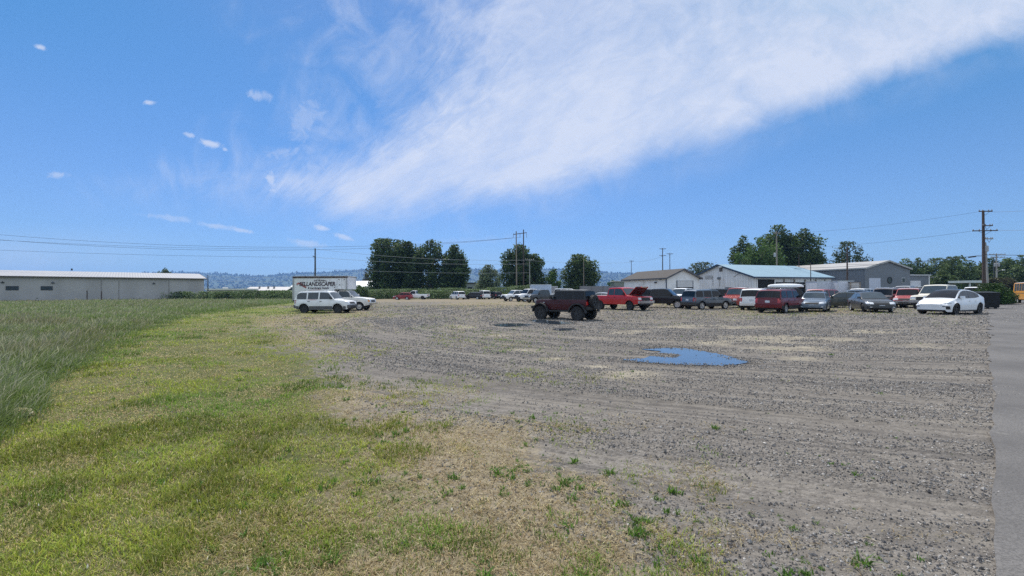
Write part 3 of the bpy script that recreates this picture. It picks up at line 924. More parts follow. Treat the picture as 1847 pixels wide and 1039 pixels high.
def ground_mat():
    m, b = new_mat('ground_gravel_and_turf')
    t = S.nt.nodes.new('ShaderNodeTexCoord'); v = S(t.outputs['Object'])
    a = S.nt.nodes.new('ShaderNodeAttribute'); a.attribute_name = 'tint'
    sp = S.nt.nodes.new('ShaderNodeSeparateColor'); S.nt.links.new(a.outputs['Color'], sp.inputs[0])
    G, St, Sd = (S(o) for o in sp.outputs); Tl = S(a.outputs['Alpha'])
    n1 = noise(v, .7, 6, .62); n2 = noise(v, 3.0, 6, .68); n3 = noise(v, 14.0, 5, .7)

    def vor(scale):
        q = S.nt.nodes.new('ShaderNodeTexVoronoi'); q.inputs['Scale'].default_value = scale; S.nt.links.new(v.s, q.inputs['Vector'])
        r_ = S.nt.nodes.new('ShaderNodeSeparateColor'); S.nt.links.new(q.outputs['Color'], r_.inputs[0])
        return S(q.outputs['Distance']), S(r_.outputs[0])
    d1, c1 = vor(32.0); d2, c2 = vor(70.0)
    sepv = S.nt.nodes.new('ShaderNodeSeparateXYZ'); S.nt.links.new(v.s, sepv.inputs[0])
    x, y = S(sepv.outputs[0]), S(sepv.outputs[1])
    rx, ry = x - 14.0, y - 32.0
    rr = S.op('SQRT', rx * rx + ry * ry); an = S.op('ARCTAN2', ry, rx)
    rut = noise(vec(rr * 1.5, an * 2.2, 0.0), 1.0, 6, .66, .3)
    rut2 = noise(vec(rr * .35, an * 1.6, 4.0), 1.0, 4, .6, .4)
    rut3 = noise(vec(rr * 5.5, an * 3.0, 8.0), 1.0, 5, .65, .25)
    grey = mixc((c1 * .55 + n3 * .6).ss(.2, .9, kind='LINEAR'), (.06, .053, .046), (.245, .222, .196))
    grey = mixc((c2 - .75).max(0.0) * 1.2, grey, (.40, .38, .35))
    fines = mixc(n2.ss(.3, .7), (.098, .088, .078), (.18, .162, .140))
    cov = (rut * .9 + n2 * .40 + rut2 * .35 + rut3 * .45).ss(.86, 1.18)
    gravel = mixc(cov * .75, fines, grey)
    gravel = mixc((n1.ss(.52, .7)) * .35, gravel, (.10, .092, .085))
    gravel = mixc(rut3.ss(.50, .64) * .68, gravel, (.085, .078, .072))
    gravel = mixc(rut3.ss(.50, .36) * .45, gravel, (.25, .225, .19))
    sandc = mixc(n2.ss(.3, .7), (.26, .225, .165), (.38, .34, .25))
    pale = rut2.ss(.55, .72) * n1.ss(.4, .6) * .35 * y.ss(6, 14)
    gravel = mixc(((Sd + (n2 - .5) * 1.3 * Sd + (rut - .5) * 1.8 * Sd) * .52 + pale).max(0.0).min(.85), gravel, sandc)
    strawc = mixc(n3.ss(.3, .7), (.20, .155, .085), (.34, .27, .15))
    soil = mixc(n2.ss(.3, .7), (.055, .065, .022), (.115, .12, .04))
    far = y.ss(14, 40)
    grc = mixc(n1.ss(.35, .65), (.085, .12, .03), (.17, .185, .05))
    green = mixc(far, soil, grc)
    ms = (St + (n2 - .5) * .9 + (n3 - .5) * .5).ss(.38, .62)
    mg = (G + (n2 - .5) * .8 + (n3 - .5) * .4).ss(.40, .60)
    c = mixc(ms * .45, gravel, strawc)
    c = mixc(mg * .92, c, green)
    tallc = mixc(n1.ss(.3, .7), (.07, .095, .04), (.15, .15, .09))
    c = mixc(Tl, c, tallc)
    wa = S.nt.nodes.new('ShaderNodeAttribute'); wa.attribute_name = 'wet'
    wet = (S(wa.outputs['Fac']) + (n2 - .5) * .5 * S(wa.outputs['Fac'])).min(1.0)
    c = mixc(wet * .6, c, (.06, .052, .042))
    link(c, b.inputs['Base Color'])
    b.inputs['Roughness'].default_value = .95; b.inputs['Specular IOR Level'].default_value = .15
    hgt = (0.6 - d1) * cov * .010 + (0.6 - d2) * .006 + n3 * .020 + n2 * .03 + rut * .05
    bn = S.nt.nodes.new('ShaderNodeBump'); bn.inputs['Strength'].default_value = .9; bn.inputs['Distance'].default_value = 1.0
    link(hgt, bn.inputs['Height']); S.nt.links.new(bn.outputs[0], b.inputs['Normal'])
    return m


tint = np.stack([g_, s_, sd_, tl], -1).reshape(-1, 4)
ground = mesh_np('ground', np.stack([gx, gy, gz], -1).reshape(-1, 3), [quads], ground_mat(), tint=tint, smooth=True)
tag(ground, kind='structure')
wt = np.zeros(gx.shape)
for gr_ in (1.06, 1.14, 1.22, 1.32): wt += puddle_mask(gx, gy + (fbm(gx * 2.5, gy * 2.5, 77) - .5) * .25, gr_) * .25
wat = ground.data.attributes.new('wet', 'FLOAT', 'POINT'); wat.data.foreach_set('value', wt.astype(np.float32).ravel())

# paved driveway along the right-hand side
pts_l, pts_r = [], []
for y_ in np.concatenate([np.linspace(-14, 30, 160), np.linspace(31, 75, 60)]):
    xl = 1.075 * y_ + .02 + float(fbm(np.array(y_ * 2.2), np.array(.3), 8) - .5) * (.10 + .035 * max(y_, 0))
    if y_ > 30: xl = max(1.075 * 30 + (y_ - 30) * 1.02, 0)
    pts_l.append((xl, y_)); pts_r.append((xl + 9.5 + max(0, y_ - 28) * .25, y_))
vv, ff = [], []
for (xa, ya), (xb, yb) in zip(pts_l, pts_r):
    for k in range(9):
        t = k / 8; xx = xa + (xb - xa) * t ** 2
        vv.append((xx, ya, gh(xx, ya) + .03 - .008 * (t == 0)))
for i in range(len(pts_l) - 1):
    for k in range(8): ff.append((i * 9 + k, i * 9 + k + 1, i * 9 + k + 10, i * 9 + k + 9))


def road_mat():
    m, b = new_mat('old_asphalt')
    t = S.nt.nodes.new('ShaderNodeTexCoord'); v = S(t.outputs['Object'])
    n1, n2, n3 = noise(v, .6, 6, .6), noise(v, 5, 5, .65), noise(v, 60, 3, .7)
    c = mixc(n1.ss(.3, .7), (.108, .103, .100), (.158, .150, .143))
    c = mixc((n3.ss(.45, .60)) * .6, c, (.07, .067, .065)); c = mixc(n2.ss(.58, .75) * .35, c, (.24, .225, .20))
    link(c, b.inputs['Base Color']); b.inputs['Roughness'].default_value = .9; b.inputs['Specular IOR Level'].default_value = .2
    bn = S.nt.nodes.new('ShaderNodeBump'); bn.inputs['Strength'].default_value = .6; bn.inputs['Distance'].default_value = .012
    link(n3 + n2 * .6, bn.inputs['Height']); S.nt.links.new(bn.outputs[0], b.inputs['Normal'])
    return m


dv = MB().add(vv, ff).build('driveway', road_mat(), smooth=True); tag(dv, kind='structure')

# puddles
wm, wb_ = new_mat('puddle_water')
wb_.inputs['Base Color'].default_value = (.05, .065, .085, 1); wb_.inputs['Roughness'].default_value = .02
wb_.inputs['IOR'].default_value = 2.2; wb_.inputs['Metallic'].default_value = .10; wb_.inputs['Specular IOR Level'].default_value = .9
S.nt = wm.node_tree
t = S.nt.nodes.new('ShaderNodeTexCoord'); bn = S.nt.nodes.new('ShaderNodeBump'); bn.inputs['Strength'].default_value = .10; bn.inputs['Distance'].default_value = .01
link(noise(S(t.outputs['Object']), 7.0, 3), bn.inputs['Height']); S.nt.links.new(bn.outputs[0], wb_.inputs['Normal'])
for k, P in PUDW.items():
    pts = []
    n = len(P)
    for i in range(n):                                       # rounded, slightly ragged outline
        p0, p1, p2, p3 = P[i - 1], P[i], P[(i + 1) % n], P[(i + 2) % n]
        for q in range(9):
            s1 = q / 9
            w = .5 * ((2 * p1) + (-p0 + p2) * s1 + (2 * p0 - 5 * p1 + 4 * p2 - p3) * s1 ** 2 + (-p0 + 3 * p1 - 3 * p2 + p3) * s1 ** 3)
            j = (rng.random(2) - .5) * .30 * np.linalg.norm(p2 - p1) ** .5
            pts.append(w + j)
    me = MB().add([(a, b_, float(gh(a, b_)) + .002) for a, b_ in pts], [tuple(range(len(pts)))])
    tag(me.build('puddle', wm), kind='structure')

# ------------------------------------------------------------------ blades, straw, stones


def scatter(n, z0, z1, u0=-1.32, u1=1.32):
    y = np.exp(rng.uniform(math.log(z0), math.log(z1), n)); x = rng.uniform(u0, u1, n) * y
    return x, y


def blades(name, x, y, h, w, lean, col, tip=None, seg=2, m=None, azim=None, prof=None):
    """curved grass blades, one strip each"""
    n = len(x)
    z = gh(x, y) + relief(x, y) - .004
    az = rng.uniform(0, 2 * math.pi, n) if azim is None else azim
    lx, ly = np.cos(az) * lean, np.sin(az) * lean
    fa = rng.uniform(0, 2 * math.pi, n); wx, wy = np.cos(fa) * w / 2, np.sin(fa) * w / 2
    V_, T = [], []
    for k in range(seg + 1):
        t = k / seg
        cx_, cy_, cz_ = x + lx * h * t * t, y + ly * h * t * t, z + h * t * (1 - .35 * lean * t)
        f = (1 - .25 * t if prof is None else prof[k]) if k < seg else 0
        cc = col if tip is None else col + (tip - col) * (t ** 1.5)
        if k < seg:
            V_ += [np.stack([cx_ - wx * f, cy_ - wy * f, cz_], -1), np.stack([cx_ + wx * f, cy_ + wy * f, cz_], -1)]; T += [cc, cc]
        else: V_.append(np.stack([cx_, cy_, cz_], -1)); T.append(cc)
    V_ = np.stack(V_, 1); T = np.stack(T, 1); k = V_.shape[1]
    base = np.arange(n, dtype=np.int32)[:, None] * k
    q = [base + np.array([2 * i, 2 * i + 1, 2 * i + 3, 2 * i + 2]) for i in range(seg - 1)]
    tr = base + np.array([2 * (seg - 1), 2 * (seg - 1) + 1, 2 * seg])
    return mesh_np(name, V_.reshape(-1, 3), ([np.concatenate(q)] if q else []) + [tr], m, tint=T.reshape(-1, 3))


def pick(n, *cols):
    cols = np.array(cols); i = rng.integers(0, len(cols), n)
    return cols[i] * rng.uniform(.72, 1.28, (n, 1))


blade_m = leafmat('grass_blade', (1, 1, 1), trans=.5)
# mown grass
x, y = scatter(620000, 2.2, 70)
g, s = cover(x, y)
cl1, cl2 = fbm(x * .8, y * .8, 11), fbm(x * 4, y * 4, 12)
k = (g + ((cl1 - .5) * 1.1 + (cl2 - .5) * 1.0) * np.clip(g * 5, 0, 1) > rng.uniform(.12, .60, len(x))) & ~puddle_mask(x, y, 1.2) & ~tall_mask(x, y, -.15) & ~((x > 1.06 * y - .1) & (y < 30))
x, y, g, s, cl1, cl2 = (a[k] for a in (x, y, g, s, cl1, cl2))
yel = np.clip((fbm(x * .45, y * .6, 15) - .44) * 6, 0, 1)[:, None]
drk = np.clip((fbm(x * 1.1, y * 1.1, 16) - .50) * 7, 0, 1)[:, None]
tan = np.clip((fbm(x * .75, y * 1.0, 17) - .49 + (s - .5) * .25) * 8, 0, 1)
col = pick(len(x), (.12, .215, .028), (.15, .24, .038), (.185, .26, .048)) * (1 - yel) + pick(len(x), (.26, .30, .045), (.30, .315, .06), (.21, .275, .045)) * yel
col = col * (1 - drk * .45)
dry = rng.random(len(x)) < .07 + s * .24 + tan * .62
col = np.where(dry[:, None], pick(len(x), (.42, .35, .16), (.50, .42, .22), (.34, .29, .12)), col)
h = (.02 + .045 * rng.random(len(x)) ** 1.5 + .07 * np.clip(cl2 - .5, 0, 1)) * (1 + y * .012) * (.7 + .5 * g) * (1 + .5 * drk[:, 0]) * (1 - .35 * tan) * np.where(dry, .62, 1)
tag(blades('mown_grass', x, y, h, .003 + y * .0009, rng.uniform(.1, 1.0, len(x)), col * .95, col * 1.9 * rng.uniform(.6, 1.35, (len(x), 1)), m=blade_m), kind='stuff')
# clover heads
k = (rng.random(len(x)) < .0022) & (y < 16)
fx0, fy0 = x[k], y[k]
tag(blades('clover_flowers', fx0, fy0, (.030 + .02 * rng.random(len(fx0))), .009 + fy0 * .0008, rng.uniform(0, .3, len(fx0)), pick(len(fx0), (.62, .60, .55), (.55, .52, .40)), m=blade_m, prof=(.5, 1.0)), kind='stuff')
# dry straw lying in the thin turf
x, y = scatter(360000, 2.2, 60)
g, s = cover(x, y)
k = (s + ((fbm(x * 1.3, y * 1.3, 21) - .5) * 1.1 + (fbm(x * 5, y * 5, 22) - .5) * 1.0) * np.clip(s * 4, 0, 1) > rng.uniform(.22, .74, len(x))) & ~puddle_mask(x, y, 1.2) & ~tall_mask(x, y)
x, y = x[k], y[k]
h = .02 + .04 * rng.random(len(x))
tag(blades('dry_straw', x, y, h * (1 + y * .01), .0026 + y * .0009, rng.uniform(.6, 2.2, len(x)), pick(len(x), (.50, .42, .23), (.60, .52, .32), (.36, .29, .15), (.40, .29, .15), (.22, .17, .10)), m=blade_m), kind='stuff')
# tall meadow grass
x, y = scatter(560000, 3.0, 112, -1.9, .1)
k = tall_mask(x, y, rng.normal(0, .17, len(x)) - .05)
x, y = x[k], y[k]
pt = fbm(x * .16, y * .22, 25)
cl1, cl3 = fbm(x * .7, y * .7, 26), fbm(x * .30, y * .36, 27)
br = np.clip((pt - .47) * 7, 0, 1)[:, None]
lt = np.clip((fbm(x * .22, y * .5, 28) - .48) * 6, 0, 1)[:, None]
col = pick(len(x), (.13, .22, .035), (.16, .25, .05), (.14, .20, .045))
tip = pick(len(x), (.20, .27, .10), (.17, .24, .085), (.24, .29, .13)) * (1 - br) + pick(len(x), (.24, .20, .145), (.29, .235, .18), (.20, .19, .12)) * br
tip = tip * (1 - lt) + pick(len(x), (.30, .36, .20), (.26, .33, .15)) * lt
edge_ = np.clip((y - 2) / 6 + .55, .55, 1)
inner = tall_mask(x, y, .22).astype(float) * .45 + .55 if False else np.where(tall_mask(x, y, -.30), 1.0, .62)
h = (.20 + .30 * rng.random(len(x)) + .45 * (cl1 - .5) + .35 * (cl3 - .5)).clip(.12, 1) * edge_ * inner
az = rng.normal(.3, 1.5, len(x))
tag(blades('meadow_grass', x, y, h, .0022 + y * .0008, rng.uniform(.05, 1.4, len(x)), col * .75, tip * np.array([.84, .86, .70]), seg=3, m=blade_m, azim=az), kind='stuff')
# flowering stalks standing above it
k = rng.random(len(x)) < .18
x, y, br, h = x[k], y[k], br[k], h[k]
hc = pick(len(x), (.42, .42, .28), (.36, .38, .24), (.48, .46, .34)) * (1 - br * .6) + pick(len(x), (.34, .26, .20), (.40, .31, .25)) * br * .6
tag(blades('meadow_seed_heads', x, y, h * rng.uniform(1.05, 1.4, len(x)), .006 + y * .0010, rng.uniform(.1, .7, len(x)), pick(len(x), (.16, .20, .09)), hc * .72, seg=4, m=blade_m, azim=rng.normal(.3, 1.2, len(x)), prof=(.22, .2, .25, 1.0)), kind='stuff')
# weeds: leafy tufts in the gravel and the thin turf
wx_, wy_ = scatter(11000, 2.3, 18, -.9, 1.1)
g, s = cover(wx_, wy_)
cw = np.clip((fbm(wx_ * 1.3, wy_ * 1.3, 33) - .42) * 5, .06, 1.3)
k = ((np.clip(s * 1.2 - g * .3, 0, 1) * .8 + .006) * cw > rng.random(len(wx_))) & ~puddle_mask(wx_, wy_, 1.3) & ~(wx_ > 1.04 * wy_)
wx_, wy_ = wx_[k], wy_[k]
cnt = rng.integers(4, 26, len(wx_)); sz = .22 + .85 * rng.random(len(wx_)) ** 4
x = np.repeat(wx_, cnt) + rng.normal(0, .028, cnt.sum()) * np.repeat(sz, cnt); y = np.repeat(wy_, cnt) + rng.normal(0, .028, cnt.sum()) * np.repeat(sz, cnt)
tag(blades('weeds', x, y, rng.uniform(.03, .10, len(x)) * np.repeat(sz, cnt), rng.uniform(.006, .016, len(x)) * np.repeat(sz, cnt) + y * .0005, rng.uniform(.2, 1.3, len(x)), pick(len(x), (.10, .20, .03), (.14, .25, .04), (.075, .15, .03)), m=blade_m), kind='stuff')
# loose stones
x, y = scatter(460000, 2.2, 55, -.9, 1.3)
g, s = cover(x, y)
ru = ruts(x, y)
k = (rng.random(len(x)) < np.clip(.30 + (ru - .42) * 4.5, .10, 1) * np.clip(1 - g * 1.6 - s * .25, 0.02, 1) * np.clip((y + 1) / 12, .22, 1)) & ~(puddle_mask(x, y, .78) & (rng.random(len(x)) > .025)) & ~(puddle_mask(x, y, 1.0) & (rng.random(len(x)) > .55 * np.clip(fbm(x * 2.2, y * 2.2, 91) * 3 - .8, .1, 1))) & ~(puddle_mask(x, y, 1.05) & (y > 20)) & ~((x > 1.08 * y) & (rng.random(len(x)) > np.clip(.25 + (x - 1.08 * y) * 1.0 / (.3 + y * .12), .25, .86))) & (sand(x, y) * .8 < rng.random(len(x)) + .15)
x, y = x[k], y[k]; n = len(x)
r_ = (.0025 + .007 * rng.random(n) ** 3 + (rng.random(n) < .010) * .010) + y * (.00045 + .0008 * rng.random(n) ** 2)
O = np.array([(1, 0, 0), (0, 1, 0), (-1, 0, 0), (0, -1, 0), (0, 0, 1), (0, 0, -1)], float)
Vs = O[None] * rng.uniform(.6, 1.35, (n, 6, 1)) + rng.normal(0, .12, (n, 6, 3)); Vs[..., 2] *= .95
a = rng.uniform(0, 6.28, n); ca, sa = np.cos(a)[:, None], np.sin(a)[:, None]
Vs = np.stack([Vs[..., 0] * ca - Vs[..., 1] * sa, Vs[..., 0] * sa + Vs[..., 1] * ca, Vs[..., 2]], -1) * r_[:, None, None]
Vs += np.stack([x, y, gh(x, y) + np.where(puddle_mask(x, y, 1.15), np.maximum(relief(x, y), .0), relief(x, y)) + r_ * .3], -1)[:, None]
Ft = np.array([(0, 1, 4), (1, 2, 4), (2, 3, 4), (3, 0, 4), (1, 0, 5), (2, 1, 5), (3, 2, 5), (0, 3, 5)])
Fs = (np.arange(n)[:, None, None] * 6 + Ft[None]).reshape(-1, 3)
ct = 1.22 * pick(n, (.065, .06, .058), (.13, .122, .115), (.24, .225, .21), (.21, .185, .155), (.10, .096, .094), (.29, .27, .245), (.085, .08, .08))
stone_m = leafmat('stone', (1, 1, 1), trans=0.0)
tag(mesh_np('gravel', Vs.reshape(-1, 3), [Fs], stone_m, tint=np.repeat(ct, 6, 0)), kind='stuff')

# ------------------------------------------------------------------ far hills and their woods
RIDGE = np.array([(-1500, 478), (-700, 482), (0, 488), (120, 490), (230, 492), (300, 489), (360, 490), (420, 493), (450, 497), (480, 496), (530, 492), (600, 490), (640, 487), (680, 484), (760, 482), (850, 485), (900, 488), (1000, 485), (1060, 490), (1130, 494), (1240, 497), (1400, 502), (1847, 507), (2400, 505), (3400, 500)], float)
HZ = 4400.0
pxs = np.linspace(-1500, 3400, 260)
rid = np.interp(pxs, RIDGE[:, 0], RIDGE[:, 1])
hill_h = CAMH + (526 - rid) / F * HZ


def hill(px, t):
    """t = 0 foot, 1 ridge"""
    hh = np.interp(px, pxs, hill_h)
    d = 2300 + (HZ - 2300) * t
    n = fbm(px / 130, t * 3.0, 51)
    z = hh * (t ** 1.5) * (1 - .12 * np.sin(t * math.pi) * n) - 1
    return (px - CX) / F * d, d, z


tt = np.concatenate([np.linspace(0, 1, 14), [1.15, 1.5]])
P_, T_ = np.meshgrid(pxs, tt)
hx, hy, hz = hill(P_, np.minimum(T_, 1))
hy = hy + np.maximum(T_ - 1, 0) * 1800; hz = hz - np.maximum(T_ - 1, 0) ** 1 * 60
i_ = np.arange(P_.size).reshape(P_.shape)
fo = flat('forest_floor', (.035, .055, .025), .95, var=.4, scale=.004)
tag(mesh_np('hills', np.stack([hx, hy, hz], -1).reshape(-1, 3), [np.stack([i_[:-1, :-1], i_[:-1, 1:], i_[1:, 1:], i_[1:, :-1]], -1).reshape(-1, 4)], fo, smooth=True), kind='structure')
n = 26000
px_ = rng.uniform(-1400, 3300, n); t_ = rng.random(n) ** .8
t_[:5200] = rng.uniform(.96, 1.0, 5200)
fx_, fy_, fz_ = hill(px_, t_)
keep = (fbm(px_ / 60, t_ * 6, 61) > .40) | (rng.random(n) < .5)
fx_, fy_, fz_, t_ = fx_[keep], fy_[keep], fz_[keep], t_[keep]; n = len(fx_)
th = rng.uniform(10, 21, n) * (1 + .6 * (rng.random(n) < .08)); tr_ = th * rng.uniform(.26, .5, n)
a6 = np.linspace(0, 2 * math.pi, 6, endpoint=False)
ringv = np.stack([np.cos(a6), np.sin(a6)], -1)
v0 = np.concatenate([fx_[:, None, None] + ringv[None, :, :1] * tr_[:, None, None], fy_[:, None, None] + ringv[None, :, 1:] * tr_[:, None, None], np.broadcast_to(fz_[:, None, None] + th[:, None, None] * .12, (n, 6, 1))], -1)
v1 = np.concatenate([fx_[:, None, None] + ringv[None, :, :1] * tr_[:, None, None] * .62, fy_[:, None, None] + ringv[None, :, 1:] * tr_[:, None, None] * .62, np.broadcast_to(fz_[:, None, None] + th[:, None, None] * .6, (n, 6, 1))], -1)
tipv = np.stack([fx_, fy_, fz_ + th], -1)[:, None]
AV = np.concatenate([v0, v1, tipv], 1)
q4 = np.array([(k, (k + 1) % 6, (k + 1) % 6 + 6, k + 6) for k in range(6)]); q3 = np.array([(k + 6, (k + 1) % 6 + 6, 12) for k in range(6)])
b13 = np.arange(n)[:, None, None] * 13
ct = pick(n, (.008, .014, .010), (.012, .019, .011), (.018, .026, .013), (.009, .015, .011))
tag(mesh_np('distant_forest', AV.reshape(-1, 3), [(b13 + q4[None]).reshape(-1, 4), (b13 + q3[None]).reshape(-1, 3)], leafmat('leaf', (1, 1, 1), trans=.12), tint=np.repeat(ct, 13, 0), smooth=True), kind='stuff')

# ------------------------------------------------------------------ air
hm = bpy.data.materials.new('haze_air'); hm.use_nodes = True; hm.node_tree.nodes.clear()
pv = hm.node_tree.nodes.new('ShaderNodeVolumePrincipled'); ho = hm.node_tree.nodes.new('ShaderNodeOutputMaterial')
pv.inputs['Color'].default_value = (.27, .53, 1.0, 1); pv.inputs['Density'].default_value = 0.00014; pv.inputs['Anisotropy'].default_value = .2
hm.node_tree.links.new(pv.outputs[0], ho.inputs['Volume'])
hb = MB().box((0, 2950, 170), (30000, 6200, 346)).build('haze', hm); tag(hb, kind='stuff')
# ------------------------------------------------------------------ buildings
ANG = 18.0


class Bld:
    """gabled or flat shed in its own frame: x along the long wall, y along the gable, origin at the near corner"""

    def __init__(self, name, label, cat, p, rz, group=None):
        self.root = thing(name, label, cat, (p[0], p[1], 0), R(rz), group)

    def gable(self, L, D, eave, apex, wall, roof, along='x', over=.4, trim=None, thick=.16):
        """ridge along x (gables at the x ends) or along y; walls from z=-0.2"""
        w = MB()
        if along == 'x':
            poly = [(0, -.3), (D, -.3), (D, eave), (D / 2, apex), (0, eave)]
            vs = [(0, a, b) for a, b in poly] + [(L, a, b) for a, b in poly]
        else:
            poly = [(0, -.3), (L, -.3), (L, eave), (L / 2, apex), (0, eave)]
            vs = [(a, 0, b) for a, b in poly] + [(a, D, b) for a, b in poly]
        n = 5
        w.add(vs, [tuple(range(n)), tuple(range(2 * n - 1, n - 1, -1))] + [(i, i + n, (i + 1) % n + n, (i + 1) % n) for i in range(n)])
        w.build('wall', wall, self.root, fix=True)
        half = (D if along == 'x' else L) / 2; sl = (apex - eave) / half
        r = MB()
        for sg in (-1, 1):
            o0 = half + over
            a = [(half + sg * o0, eave - sl * over + .03), (half, apex + .03), (half, apex + .03 + thick), (half + sg * o0, eave - sl * over + .03 + thick)]
            l0, l1 = -over, (L if along == 'x' else D) + over
            if along == 'x': q = [(l0, y_, z_) for y_, z_ in a] + [(l1, y_, z_) for y_, z_ in a]
            else: q = [(x_, l0, z_) for x_, z_ in a] + [(x_, l1, z_) for x_, z_ in a]
            r.add(q, [(0, 1, 2, 3), (7, 6, 5, 4), (0, 4, 5, 1), (1, 5, 6, 2), (2, 6, 7, 3), (3, 7, 4, 0)])
        r.build('roof', roof, self.root, fix=True)
        if trim:
            q = MB(); ln = (L if along == 'x' else D)
            for sg in (-1, 1):
                yy = half + sg * (half + over + .03)
                zz = eave - sl * over + .08
                if along == 'x': q.box((L / 2, yy, zz), (L + 2 * over, .06, .26))
                else: q.box((yy, D / 2, zz), (.06, D + 2 * over, .26))
                for e in (-over - .03, ln + over + .03):
                    p0, p1 = (half + sg * (half + over), eave - sl * over + .06), (half, apex + .06)
                    pl = [(p0[0], p0[1] - .16), (p1[0], p1[1] - .16), (p1[0], p1[1] + .15), (p0[0], p0[1] + .15)]
                    if along == 'x': v_ = [(e - .03, a, b) for a, b in pl] + [(e + .03, a, b) for a, b in pl]
                    else: v_ = [(a, e - .03, b) for a, b in pl] + [(a, e + .03, b) for a, b in pl]
                    q.add(v_, [(0, 1, 2, 3), (7, 6, 5, 4), (0, 4, 5, 1), (1, 5, 6, 2), (2, 6, 7, 3), (3, 7, 4, 0)])
            q.build('fascia', trim, self.root, fix=True)
        return self

    def box(self, name, c, s, m, parent=None, rz=0):
        return MB().box(c, s, rz).build(name, m, parent or self.root)


white_rib = ribbed('white_metal_siding', (.74, .74, .74), 'X', .6, dirt=(.30, .24, .18, .45))
white_rib_y = ribbed('white_metal_siding_gable', (.76, .76, .76), 'Y', .6, dirt=(.30, .24, .18, .5))
white_wall = flat('white_painted_wall', (.78, .78, .78), .7, var=.08, scale=.8, dirt=(.33, .28, .22, .5))
grey_rib = ribbed('grey_metal_siding', (.17, .185, .205), 'X', .3)
grey_rib_y = ribbed('grey_metal_siding_gable', (.18, .195, .215), 'Y', .3)
blue_roof = ribbed('blue_metal_roof', (.22, .33, .40), 'X', .45, rough=.55)
pale_roof = ribbed('pale_metal_roof', (.36, .345, .325), 'X', .5, rough=.45, dirt=(.32, .25, .2, .3))
brown_roof = flat('brown_shingle_roof', (.052, .045, .040), .9, var=.3, scale=4, bump=.5)
dark_in = flat('dark_interior', (.012, .012, .013), .9)  # near-black colour stands for the shade inside openings
navy = flat('dark_blue_trim', (.03, .05, .09), .5)
tan_block = ribbed('tan_block_wall', (.46, .43, .41), 'X', 6.0, depth_=.01, rough=.85)
pane_m = flat('window_pane', (.03, .035, .045), .12, spec=.4)
wood = flat('weathered_wood', (.22, .18, .14), .85, var=.3, scale=2, stretch=(1, 1, .2))
rolldoor = ribbed('white_roll_door', (.62, .62, .63), 'Z', .25, rough=.5)

# long warehouse on the left
p1 = Vector((X(368, 110), 110, 0)); p0 = p1 - Vector((math.cos(R(41)), math.sin(R(41)), 0)) * 80
a0 = math.degrees(math.atan2(p1.y - p0.y, p1.x - p0.x)); LL = (p1 - p0).length
b = Bld('warehouse', 'long low tan warehouse with a pale metal roof across the meadow', 'warehouse', p0, a0)
b.gable(LL, 30, H(368, 503.5, 110), H(355, 495.0, 121.3), tan_block, pale_roof, 'x', .5, trim=flat('brown_fascia', (.09, .075, .06), .7))
for px in (22, 84, -60, -150):
    t_ = (px - 368) / 788
    xx = LL * (1 + t_ * 1.0)
    # solve the wall position under this picture column
    best = min(np.linspace(0, LL, 800), key=lambda q: abs(CX + F * (p0.x + (p1.x - p0.x) * q / LL) / (p0.y + (p1.y - p0.y) * q / LL) - px))
    fr = b.box('window', (best, -.02, 2.75), (1.75, .06, .85), flat('window_frame_dark', (.045, .042, .042), .5))
    for k in (-1, 1): b.box('pane', (best + k * .42, -.055, 2.75), (.78, .03, .68), pane_m, fr)
for px in (5, 96, 277):
    best = min(np.linspace(0, LL, 800), key=lambda q: abs(CX + F * (p0.x + (p1.x - p0.x) * q / LL) / (p0.y + (p1.y - p0.y) * q / LL) - px))
    l = b.box('wall_lamp', (best, -.12, 3.85), (.5, .24, .16), TRIM())
    b.box('lamp_arm', (best, -.06, 4.02), (.08, .12, .2), TRIM(), l)
for px in (182, 214, 305): 
    best = min(np.linspace(0, LL, 800), key=lambda q: abs(CX + F * (p0.x + (p1.x - p0.x) * q / LL) / (p0.y + (p1.y - p0.y) * q / LL) - px))
    b.box('downpipe', (best, -.05, 2.3), (.07, .08, 4.4), flat('pipe_tan', (.26, .235, .21), .7))
b.box('roof_vent', (LL * .70, 10, H(163, 492.5, 120)), (.3, .3, .45), TRIM())

# barn with the blue roof
bp = Vector((X(1360.5, 80), 80, 0))
b = Bld('barn', 'white ribbed barn with a light blue metal roof and open dark bays', 'barn', bp, 19.5)
BL, BD, BE, BA = 19.8, 16.2, H(1360, 499.5, 80), H(1290, 478.5, 87.5)
b.gable(BL, BD, BE, BA, white_rib, blue_roof, 'x', .55, trim=navy)
b.box('gable_cladding', (-.03, BD / 2, BE / 2 - .1), (.05, BD - .02, BE), white_rib_y)
q = MB(); q.add([(-.055, .02, BE - .1), (-.055, BD - .02, BE - .1), (-.055, BD / 2, BA - .12), (-.005, .02, BE - .1), (-.005, BD - .02, BE - .1), (-.005, BD / 2, BA - .12)], [(0, 1, 2), (5, 4, 3), (0, 3, 4, 1), (1, 4, 5, 2), (2, 5, 3, 0)])
q.build('gable_cladding', white_rib_y, b.root, fix=True)
